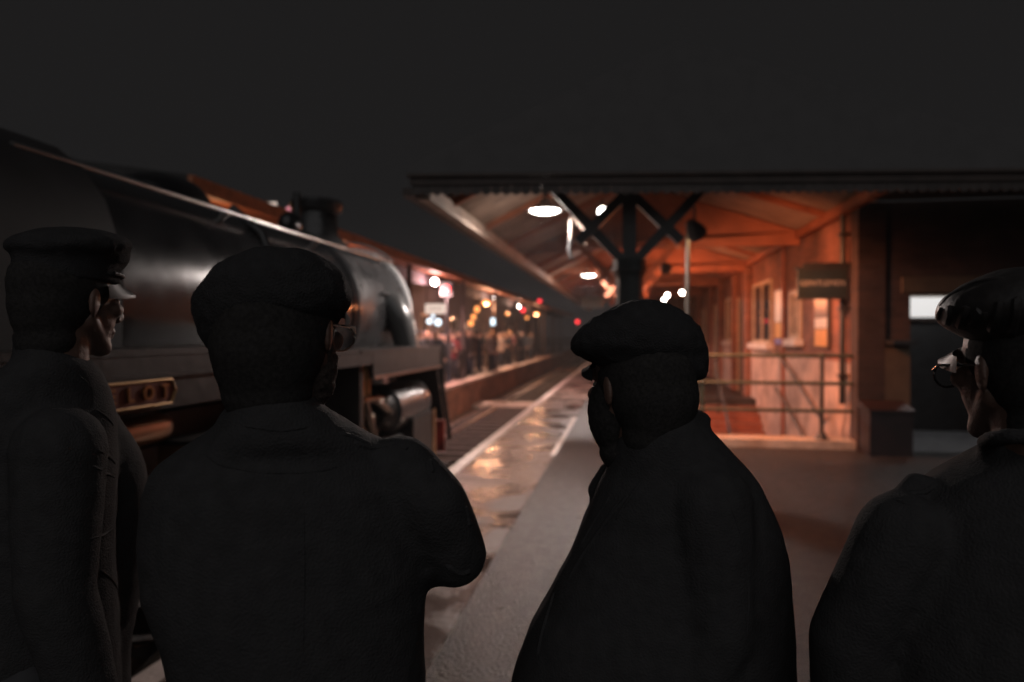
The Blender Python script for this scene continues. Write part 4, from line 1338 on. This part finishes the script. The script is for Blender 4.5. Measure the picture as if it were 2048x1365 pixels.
def glasses(t, H, m, full=True):
    mb = MB()
    for s in (-1, 1):
        mb.tube([(s * 0.074, 0.085, 0.004), (s * 0.079, 0.0, 0.004), (s * 0.077, -0.02, -0.008)], 0.0022, 8)
        cy = [Vector((s * 0.037 + math.cos(a * PI / 8) * 0.029, 0.115 - 0.01 * abs(math.cos(a * PI / 8)), -0.012 + math.sin(a * PI / 8) * 0.021)) for a in range(17)]
        mb.tube(cy, 0.002, 8)
        mb.tube([(s * 0.066, 0.106, -0.004), (s * 0.074, 0.085, 0.004)], 0.0025, 8)
    mb.tube([(-0.008, 0.114, -0.008), (0.008, 0.114, -0.008)], 0.002, 8)
    mb.xf(H)
    gl = build('glasses', mb, m, t, smooth=True)
    ln = MB()
    for s in (-1, 1):
        ln.ell((s * 0.037, 0.111, -0.012), (0.028, 0.0012, 0.02))
    ln.xf(H)
    build('lens', ln, M['lens'], gl, smooth=True)


def px(v, d):
    return v * d / FPX


def loft_cap(t, rows, d, m, wr=0.003):
    mb = loft(MB(), rows, d, 32, 2.1)
    return fuse('cap', mb, m, 0.006, t, it=5, wr=wr, wscale=20, crease=wr * 1.5)


def peak(t, H, m, W, fwd, z0, drop=0.014):
    pk = MB()
    n = 16
    vs, fs = [], []
    for i in range(7):
        f_ = i / 6
        for j in range(n + 1):
            a = PI * (0.06 + 0.88 * j / n)
            vs.append(Vector((math.cos(a) * W, 0.02 + math.sin(a) * (0.07 + (fwd - 0.09) * f_ * math.sin(a)), z0 - drop * f_ - 0.02 * math.cos(a) ** 2)))
    nv = len(vs)
    vs += [v - Vector((0, 0, 0.007)) for v in vs[:nv]]
    for i in range(6):
        for j in range(n):
            a = i * (n + 1) + j
            fs += [(a, a + 1, a + n + 2, a + n + 1), (nv + a, nv + a + n + 1, nv + a + n + 2, nv + a + 1)]
    for j in range(n):
        a = 6 * (n + 1) + j
        fs.append((a, a + 1, nv + a + 1, nv + a))
    pk.add(vs, fs)
    pk.xf(H)
    build('cap_peak', pk, m, t, smooth=True)


# ---- man 2: broad cap, seen from behind, looking right
D2 = 1.08
hc = P(566, 656, D2)
t, H = person('man with broad flat cap and metal spectacles turned right, nearest the engine', hc, YAW - R(12), R(-2))
H = H @ Matrix.Scale(1.06, 4)
body = head_mb().xf(H)
coat, trous, shoes = MB(), MB(), MB()
loft(coat, [(785, 470, 628, .09, -.005), (805, 458, 645, .105), (828, 448, 664, .112), (850, 432, 706, .115), (872, 400, 742, .115), (890, 366, 778, .10), (925, 318, 820, .115), (975, 300, 850, .13), (1060, 292, 872, .14),
            (1150, 300, 872, .15), (1250, 335, 860, .15), (1365, 358, 862, .15), (1600, 350, 862, .16), (1950, 345, 862, .16)], D2)
k = D2 / FPX
sh = P(800, 946, D2 + 0.01); el = P(911, 1108, D2 + .03); w0 = P(800, 1120, D2 + .17)
coat.chain([sh, P(866, 1010, D2), el], [76 * k, 72 * k, 67 * k]); coat.chain([el, w0, P(620, 1110, D2 + .2)], [64 * k, 58 * k, .045])
sh2 = P(375, 985, D2); el2 = P(345, 1140, D2 + .03)
coat.chain([sh2, el2], [76 * k, 66 * k]); coat.chain([el2, P(430, 1150, D2 + .17), P(600, 1150, D2 + .21)], [64 * k, 58 * k, .045])
body.chain([sh, el, w0, P(640, 1110, D2 + .2)], [.042, .038, .033, .026]); hand(body, P(620, 1110, D2 + .2), -RV + Vector((0, 0, .1)), -FV, 1, 0.6)
body.chain([sh2, el2, P(430, 1150, D2 + .17), P(580, 1150, D2 + .21)], [.042, .038, .033, .026]); hand(body, P(600, 1150, D2 + .21), RV, -FV, 1, 0.6)
loft(body, [(810, 500, 610, .05), (930, 400, 760, .08), (1150, 370, 800, .10), (1600, 400, 800, .11)], D2)
legs(body, trous, shoes, P(605, 1365, D2), YAW)
cl = [P(455 + 205 * (0.5 - 0.5 * math.cos(a * PI / 12)), 838 - 8 * math.sin(a * PI / 12), D2 - 0.075 * math.sin(a * PI / 12)) for a in range(13)]
coat.tube(cl, 0.014, 10)
co = finish(t, body, coat, trous, shoes, M['jacket'], 0.0022, 0.004)
folds(t, co, M['jacket'], [([(676, 866), (705, 872), (738, 888), (742, 893)], .005), ([(705, 884), (740, 896), (775, 890), (800, 882)], .006), ([(780, 880), (800, 890), (822, 902)], .005),
                           ([(858, 915), (864, 935), (866, 950)], .004), ([(930, 1010), (938, 1035), (940, 1060)], .005), ([(480, 850), (560, 862), (640, 850)], .004), ([(890, 1130), (920, 1150), (950, 1140)], .006),
                           ([(400, 900), (440, 930), (520, 945), (620, 945), (720, 925)], .003), ([(606, 950), (608, 1150), (604, 1360)], .0025)])
eyes(t, H)
mb = MB()
mb.ell((0, -0.022, 0.01), (0.085, 0.098, 0.095)).ell((0, -0.045, -0.05), (0.074, 0.066, 0.07)).ell((0, -0.038, -0.025), (0.081, 0.082, 0.085)).ell((0, -0.04, -0.09), (0.066, 0.058, 0.06)).xf(H)
fuse('hair', mb, M['hair_dark'], 0.006, t, it=9, wr=0.0006, wscale=150)
mb = MB()
mb.ell((0, 0.04, -0.085), (0.058, 0.052, 0.042)).ell((0.05, 0.02, -0.06), (0.024, 0.034, 0.055)).ell((-0.05, 0.02, -0.06), (0.024, 0.034, 0.055)).ell((0, 0, -0.12), (0.06, 0.05, 0.04)).xf(H)
fuse('beard', mb, M['beard_grey'], 0.005, t, it=3, wr=0.004, wscale=70)
loft_cap(t, [(499, 536, 590, .03), (504, 503, 620, .06), (512, 476, 642, .085), (526, 452, 666, .102), (545, 428, 688, .115), (570, 406, 704, .122), (594, 394, 708, .124), (618, 389, 703, .12), (640, 392, 684, .11), (665, 399, 663, .098), (690, 411, 648, .085), (706, 428, 630, .07)], D2, M['wool'])
peak(t, H, M['wool'], 0.085, 0.15, 0.045)
glasses(t, H, M['spec_metal'])

# ---- man 3: flat cap in profile to the left, long dark coat
D3 = 1.38
hc = P(1277, 768, D3)
t, H = person('bearded man in flat cap and long dark coat facing left in front of the column', hc, YAW + R(30), R(-4))
H = H @ Matrix.Scale(1.1, 4)
body = head_mb().xf(H)
coat, trous, shoes = MB(), MB(), MB()
loft(coat, [(818, 1258, 1400, .095), (838, 1242, 1405, .11), (870, 1230, 1430, .118), (905, 1220, 1468, .125), (940, 1212, 1500, .13), (975, 1192, 1524, .14), (1050, 1160, 1558, .15), (1100, 1140, 1568, .16), (1190, 1095, 1576, .17),
            (1260, 1055, 1580, .18), (1365, 1015, 1584, .18), (1560, 990, 1590, .18), (1950, 985, 1600, .18)], D3)
coat.tube([P(1250, 915, D3 + .06), P(1214, 945, D3 + .07), P(1190, 985, D3 + .07), P(1196, 1003, D3 + .08)], [.018, .02, .023, .012], 10)
sh = P(1420, 1010, D3 - .11); el = P(1440, 1270, D3 - .145); w0 = P(1330, 1500, D3 - .135)
coat.chain([sh, el, w0], [.078, .062, .05])
body.chain([sh, el, w0], [.042, .038, .028]); hand(body, w0, Vector((0, 0, -1)) - RV * 0.4, FV, 1, 0.8)
sh2 = P(1330, 1030, D3 + .13); el2 = P(1330, 1280, D3 + .16); w2 = P(1230, 1500, D3 + .15)
coat.chain([sh2, el2, w2], [.075, .06, .046])
body.chain([sh2, el2, w2], [.042, .038, .028]); hand(body, w2, Vector((0, 0, -1)) - RV * 0.4, -FV, 1, 0.8)
loft(body, [(850, 1280, 1370, .05), (950, 1260, 1430, .085), (1200, 1180, 1480, .10), (1650, 1150, 1480, .11)], D3)
legs(body, trous, shoes, P(1300, 1365, D3), YAW + R(60))
cl = [P(1240 + 168 * (0.5 - 0.5 * math.cos(a * PI / 12)), 900 - 62 * a / 12, D3 - 0.08 * math.sin(a * PI / 12)) for a in range(13)]
coat.tube(cl, 0.016, 10)
co = finish(t, body, coat, trous, shoes, M['jacket2'], 0.002, 0.003)
folds(t, co, M['jacket2'], [([(1262, 985), (1215, 1040), (1165, 1110), (1125, 1180)], .006), ([(1240, 1000), (1200, 1060), (1165, 1120)], .005), ([(1225, 985), (1190, 1040), (1150, 1110)], .004),
                            ([(1110, 1180), (1085, 1260), (1070, 1330)], .006), ([(1285, 960), (1250, 1010), (1225, 1050)], .004), ([(1440, 960), (1480, 1060), (1500, 1180), (1490, 1330)], .003)])
eyes(t, H)
mb = MB()
mb.ell((0, -0.022, 0.015), (0.083, 0.098, 0.095)).ell((0, -0.05, -0.05), (0.07, 0.062, 0.065)).ell((0, -0.04, -0.022), (0.079, 0.082, 0.085)).ell((0, -0.042, -0.09), (0.066, 0.056, 0.06)).xf(H)
fuse('hair', mb, M['hair_dark'], 0.006, t, it=9, wr=0.0006, wscale=150)
mb = MB()
mb.ell((0, 0.045, -0.09), (0.064, 0.056, 0.048)).ell((0.052, 0.03, -0.052), (0.024, 0.042, 0.062)).ell((-0.054, 0.03, -0.052), (0.026, 0.046, 0.064)).ell((0, 0.088, -0.05), (0.03, 0.014, 0.012)).ell((-0.01, 0.02, -0.125), (0.058, 0.056, 0.04)).xf(H)
fuse('beard', mb, M['hair_dark'], 0.005, t, it=4, wr=0.0022, wscale=90)
loft_cap(t, [(600, 1272, 1304, .025), (603, 1255, 1320, .05), (609, 1236, 1337, .075), (620, 1214, 1358, .095), (635, 1190, 1381, .108), (652, 1166, 1397, .115), (668, 1148, 1406, .118), (686, 1138, 1411, .116), (702, 1140, 1414, .11), (716, 1162, 1415, .102),
             (732, 1195, 1415, .098), (748, 1245, 1413, .085), (760, 1300, 1403, .07)], D3, M['wool'])
peak(t, H, M['wool'], 0.08, 0.145, 0.048)

# ---- man 1: peaked cap in profile to the right, at the left edge
D1 = 1.45
hc = P(138, 598, D1)
t, H = person('man in peaked railway cap in profile at the far left', hc, YAW - R(17), R(-3))
H = H @ Matrix.Scale(1.04, 4)
body = head_mb().xf(H)
coat, trous, shoes = MB(), MB(), MB()
loft(coat, [(668, 20, 112, .10), (690, 28, 142, .11), (712, 24, 172, .115), (728, 15, 192, .12), (750, -30, 212, .13), (790, -80, 230, .14), (850, -110, 242, .16), (950, -120, 246, .17), (1100, -120, 240, .18), (1250, -120, 247, .18), (1365, -120, 252, .18), (1700, -120, 258, .18)], D1)
loft(coat, [(800, 60, 215, .08), (860, 90, 252, .10), (905, 100, 284, .11), (940, 110, 297, .12), (1010, 110, 303, .12), (1150, 100, 290, .12), (1300, 80, 265, .12), (1500, 80, 262, .12)], D1 + 0.16)
sh = P(120, 900, D1 - .12); el = P(110, 1180, D1 - .16); w0 = P(180, 1420, D1 - .14)
coat.chain([sh, el, w0], [.085, .068, .055])
body.chain([sh, el, w0], [.045, .04, .03]); hand(body, w0, Vector((0, 0, -1)) + RV * 0.3, FV, -1, 0.8)
sh2 = P(120, 920, D1 + .18); el2 = P(120, 1180, D1 + .2); w2 = P(190, 1420, D1 + .22)
coat.chain([sh2, el2, w2], [.08, .065, .05])
body.chain([sh2, el2, w2], [.045, .04, .03]); hand(body, w2, Vector((0, 0, -1)) + RV * 0.3, -FV, -1, 0.8)
loft(body, [(720, 80, 160, .05), (850, 0, 180, .09), (1200, -40, 200, .11), (1650, -40, 180, .12)], D1)
legs(body, trous, shoes, P(80, 1365, D1), YAW - R(60))
co = finish(t, body, coat, trous, shoes, M['jacket'], 0.0022, 0.003)
folds(t, co, M['jacket'], [([(190, 818), (215, 835), (232, 858)], 0.0033), ([(190, 898), (218, 912), (236, 934)], 0.0039), ([(182, 930), (215, 948), (236, 958)], 0.0033), ([(175, 1080), (210, 1070), (232, 1052)], 0.0033),
                           ([(105, 715), (140, 735), (190, 780)], 0.0033), ([(200, 1140), (225, 1160), (240, 1190)], 0.0039)])
eyes(t, H)
hair(t, H, M['hair_dark'])
mb = MB()
mb.cyl((0, -0.005, 0.035), (0, -0.005, 0.085), 0.1, 0.1, 28)
mb.v = [Vector((v.x * 0.84, v.y * 1.02, v.z)) for v in mb.v]
mb.ell((0, 0.0, 0.108), (0.108, 0.118, 0.038), Matrix.Rotation(R(8), 3, 'X'))
mb.ell((0, 0.03, 0.10), (0.09, 0.085, 0.05))
mb.xf(H)
fuse('cap', mb, M['wool'], 0.006, t, it=5, wr=0.003, wscale=22)
pk = MB()
vs, fs = [], []
n = 18
for i in range(6):
    f_ = i / 5
    for j in range(n + 1):
        a = PI * (0.08 + 0.84 * j / n)
        vs.append(Vector((math.cos(a) * 0.083, -0.005 + math.sin(a) * (0.098 + 0.058 * f_ * math.sin(a)), 0.046 - 0.022 * f_ - 0.018 * (math.cos(a)) ** 2)))
nv = len(vs)
vs += [v - Vector((0, 0, 0.006)) for v in vs[:nv]]
for i in range(5):
    for j in range(n):
        a = i * (n + 1) + j
        fs += [(a, a + 1, a + n + 2, a + n + 1), (nv + a, nv + a + n + 1, nv + a + n + 2, nv + a + 1)]
for j in range(n):
    a = 5 * (n + 1) + j
    fs.append((a, a + 1, nv + a + 1, nv + a))
pk.add(vs, fs)
pk.xf(H)
build('cap_visor', pk, M['visor'], t, smooth=True)
mb = MB()
mb.tube([(math.cos(PI * (0.1 + 0.8 * j / 12)) * 0.088, -0.005 + math.sin(PI * (0.1 + 0.8 * j / 12)) * 0.106, 0.054) for j in range(13)], 0.004, 8)
mb.xf(H)
build('chin_strap', mb, M['visor'], t, smooth=True)

# ---- man 4: leather baker boy cap and spectacles, right edge
D4 = 1.05
hc = P(2046, 735, D4)
t, H = person('man in creased leather cap and dark spectacles at the right edge', hc, YAW + R(6), R(-3))
body = head_mb().xf(H)
coat, trous, shoes = MB(), MB(), MB()
loft(coat, [(858, 2010, 2150, .07), (872, 1985, 2175, .08), (892, 1965, 2210, .095), (920, 1915, 2240, .11), (960, 1850, 2270, .122), (1000, 1806, 2290, .13), (1060, 1765, 2300, .14), (1150, 1722, 2310, .15), (1250, 1700, 2310, .155), (1365, 1690, 2310, .16), (1600, 1690, 2300, .16), (1900, 1690, 2300, .16)], D4)
k = D4 / FPX
sh = P(1806, 1072, D4); el = P(1702, 1278, D4 + .02); w0 = P(1800, 1250, D4 + .2)
coat.chain([sh, P(1772, 1136, D4), el], [90 * k, 84 * k, 80 * k]); coat.chain([el, P(1700, 1420, D4 + .03)], [80 * k, 74 * k]); coat.chain([P(1760, 1160, D4 + .08), w0], [.06, .05])
h0 = P(1900, 1130, D4 + .20)
body.chain([P(2150, 1150, D4 + .12), P(2050, 1200, D4 + .2), h0], [.042, .038, .026])
coat.chain([P(2200, 1050, D4), P(2150, 1230, D4 + .1), P(1950, 1140, D4 + .19)], [.07, .06, .042])
hand(body, h0, -RV, Vector((0, 0, -1)), 1, 0.8, 0.9)
coat.chain([P(1862, 972, D4 + .03), P(1832, 962, D4 + .02), P(1806, 985, D4 + .02)], [.012, .016, .014])
body.chain([sh, el, w0], [.045, .04, .03]); hand(body, w0, RV + FV * 0.2, -FV, -1, 0.7)
loft(body, [(880, 2030, 2130, .05), (1000, 1880, 2200, .085), (1250, 1800, 2220, .10), (1600, 1800, 2200, .11)], D4)
legs(body, trous, shoes, P(2000, 1365, D4), YAW + R(10))
cl = [P(1968 + 210 * (0.5 - 0.5 * math.cos(a * PI / 12)), 888 - 16 * math.sin(a * PI / 12), D4 - 0.09 * math.sin(a * PI / 12)) for a in range(13)]
coat.tube(cl, 0.014, 10)
co = finish(t, body, coat, trous, shoes, M['jacket'], 0.0022, 0.003)
folds(t, co, M['jacket'], [([(1815, 985), (1850, 985), (1880, 965)], .005), ([(1790, 1000), (1830, 1010), (1880, 1000)], .004)])
eyes(t, H)
hair(t, H, M['hair_dark'])
c = loft_cap(t, [(536, 2014, 2114, .04), (541, 1982, 2149, .07), (552, 1952, 2179, .09), (568, 1914, 2204, .11), (590, 1878, 2220, .118), (610, 1861, 2226, .122), (628, 1856, 2228, .12), (645, 1864, 2224, .112), (660, 1886, 2214, .104), (676, 1919, 2199, .098), (690, 1949, 2184, .09), (704, 1974, 2164, .08)], D4, M['leather'], 0.0008)
# gathered seams of the crown, running over its surface
folds(t, c, M['leather'], [([(1874, 640), (1880, 625), (1886, 612)], 0.0060), ([(1892, 652), (1898, 630), (1899, 604)], 0.0083), ([(1918, 660), (1928, 630), (1934, 604)], 0.0083), ([(1940, 652), (1952, 632), (1966, 618)], 0.0090),
                           ([(1966, 640), (1970, 630), (1968, 622)], 0.0060), ([(1980, 670), (1995, 630), (2002, 590)], 0.0075), ([(2020, 680), (2032, 630), (2036, 580)], 0.0075), ([(1870, 622), (1900, 590), (1950, 565), (2030, 552)], 0.0045)], 'cap_seam')
peak(t, H, M['leather'], 0.084, 0.152, 0.036, 0.018)
glasses(t, H, M['spec_dark'])

# ---- crowd on the far platform
def crowd_mesh(var):
    """standing bystander about 1.72 m tall, base at origin, facing +x (the track)"""
    rr = random.Random(100 + var)
    sc = 1.0
    parts = {'skin': MB(), 'coat': MB(), 'legs': MB(), 'hair': MB()}
    b = MB()
    z = 1.62
    b.ell((0.005, 0, z), (0.092, 0.074, 0.115)).ell((0.06, 0, z - 0.05), (0.04, 0.045, 0.05)).cap((0.085, 0, z), (0.105, 0, z - 0.03), 0.01, 0.014)
    b.ell((0.0, 0.078, z - 0.01), (0.02, 0.012, 0.03)).ell((0.0, -0.078, z - 0.01), (0.02, 0.012, 0.03))
    b.cap((0, 0, z - 0.08), (-0.02, 0, z - 0.2), 0.055, 0.06)
    c = MB()
    w = rr.uniform(0.19, 0.23)
    c.ell((-0.01, 0, 1.25), (0.14, w, 0.24)).ell((0, 0, 1.0), (0.15, w * 0.92, 0.25)).ell((0, 0, 0.85 - 0.1 * (var % 2)), (0.15, w * 0.95, 0.16))
    c.cap((-0.01, -w * 0.85, 1.40), (-0.01, w * 0.85, 1.40), 0.075, 0.075)
    arms = var % 5
    for s in (-1, 1):
        shp = Vector((0, s * (w + 0.01), 1.38))
        if arms == 1 or (arms == 3 and s == 1):     # holding a camera or phone up
            e_ = Vector((0.14, s * (w + 0.03), 1.18)); h_ = Vector((0.27, s * 0.06, 1.48))
        elif arms == 2:
            e_ = Vector((0.02, s * (w + 0.07), 1.12)); h_ = Vector((0.2, s * 0.1, 1.08))
        else:
            e_ = Vector((-0.02, s * (w + 0.06), 1.1)); h_ = Vector((0.09, s * (w - 0.02), 0.88))
        c.chain([shp, e_, h_], [0.068, 0.056, 0.046], 10)
        b.chain([(-0.01, 0, 1.38), shp, e_], [0.06, 0.042, 0.032], 10)
        b.cap(e_, h_ + (h_ - e_).normalized() * 0.04, 0.03, 0.026)
        d_ = (h_ - e_).normalized()
        hand(b, h_, d_, Vector((0, -s, 0.1)), s, 0.5, 1.0)
    l = MB()
    for s in (-1, 1):
        l.chain([(0, s * 0.09, 0.88), (0.02, s * 0.1, 0.48), (-0.01, s * 0.11, 0.08)], [0.105, 0.078, 0.06], 10)
        l.cap((-0.03, s * 0.11, 0.045), (0.15, s * 0.125, 0.04), 0.045, 0.038)
    h = MB()
    h.ell((-0.018, 0, z + 0.03), (0.098, 0.083, 0.10))
    if var in (1, 4):
        h.ell((-0.06, 0, z - 0.1), (0.06, 0.085, 0.13))
    if var in (2, 5):
        h.ell((0, 0, z + 0.08), (0.11, 0.095, 0.07)).ell((-0.02, 0, z + 0.04), (0.105, 0.09, 0.05))
        h.ell((0.08, 0, z + 0.045), (0.07, 0.07, 0.012))
    return b, c, l, h


protos = []
for var in range(6):
    b, c, l, h = crowd_mesh(var)
    protos.append([(fuse('tmp_' + nm, m_, M[mm], vx, None, (0, 0, 0), it=3)) for nm, m_, mm, vx in
                   (('body', b, 'skin', 0.0085), ('coat', c, 'trousers', 0.02), ('trousers', l, 'trousers', 0.022), ('hair', h, 'hair_dark', 0.014))])
coats = [mat('bystander_coat', tuple(q * 0.6 for q in c_), 0.8, var=0.2, nscale=4) for c_ in
         ((0.03, 0.03, 0.034), (0.05, 0.045, 0.045), (0.06, 0.08, 0.10), (0.10, 0.07, 0.055), (0.20, 0.13, 0.10), (0.16, 0.02, 0.02), (0.14, 0.15, 0.15), (0.035, 0.045, 0.06), (0.30, 0.22, 0.18))]
trs = [mat('bystander_trousers', tuple(q * 0.6 for q in c_), 0.85, var=0.2) for c_ in ((0.03, 0.035, 0.05), (0.02, 0.02, 0.022), (0.16, 0.12, 0.09), (0.05, 0.07, 0.11))]
hairs = [M['hair_dark'], M['hair_fair'], M['beard_grey'], coats[2], coats[0]]
PNAMES = ('body', 'coat', 'trousers', 'hair')
rc = random.Random(21)
COLN = {0: 'black', 1: 'dark grey', 2: 'blue grey', 3: 'brown', 4: 'tan', 5: 'red', 6: 'pale grey', 7: 'navy', 8: 'cream'}


def bystander(x, y, yaw, var, ci, ti, hi, hgt, label):
    t = thing('bystander', (x, y, 0), label, 'person', 'people crowding the far platform')
    for nm, src in zip(PNAMES, protos[var]):
        o = src.copy()
        o.name = nm
        COL.objects.link(o)
        o.parent = t
        m_ = {'body': M['skin_far'], 'coat': coats[ci], 'trousers': trs[ti], 'hair': hairs[hi]}[nm]
        o.material_slots[0].link = 'OBJECT'
        o.material_slots[0].material = m_
    t.rotation_euler = (0, 0, yaw)
    t.scale = (hgt, hgt, hgt)
    return t


spots = []
for row in range(3):
    y = 15.5 + row * 0.4
    while y < 46:
        spots.append((FX - 0.75 - row * 0.72 + rc.uniform(-.2, .2), y + rc.uniform(-.2, .2), row))
        y += rc.uniform(0.62, 1.15) * (1 + (y - 15) / 60)
for (x, y, row) in spots:
    ci = rc.choice((0, 0, 1, 1, 2, 3, 3, 4, 5, 6, 7, 7, 8, 0))
    ti, hi, var = rc.randrange(4), rc.choice((0, 0, 1, 1, 2, 3, 4)), rc.randrange(6)
    hd = ('dark haired', 'fair haired', 'grey haired', 'in blue grey hat', 'in black hat')[hi]
    where = 'beside smokebox' if y < 18 else 'under brightest lamp' if y < 25 else 'before halfway lamp' if y < 31 else 'under halfway lamp' if y < 36 else 'under second lamp' if y < 42 else 'at platform end'
    bystander(x, y, rc.uniform(-1.1, 0.9) - 0.4, var, ci, ti, hi, rc.uniform(0.94, 1.05),
              COLN[ci] + ' coat, ' + ('navy', 'black', 'tan', 'denim')[ti] + ' trousers, ' + hd + ', ' + ('front', 'middle', 'back')[row] + ' row of crowd ' + where)
for pr in protos:
    for o in pr:
        bpy.data.objects.remove(o)

# ------------------------------------------------------------------ smoky night air
hz_ = MB().span((-32, -9, -2.8), (32, 130, 7.5))
hm = bpy.data.materials.new('haze')
hm.use_nodes = True
nt = hm.node_tree
nt.nodes.clear()
ou = nt.nodes.new('ShaderNodeOutputMaterial')
pv = nt.nodes.new('ShaderNodeVolumePrincipled')
pv.inputs['Color'].default_value = (0.9, 0.88, 0.9, 1)
pv.inputs['Density'].default_value = 0.0011
pv.inputs['Anisotropy'].default_value = 0.2
nt.links.new(pv.outputs[0], ou.inputs['Volume'])
tag(build('haze', hz_, hm), kind='stuff')
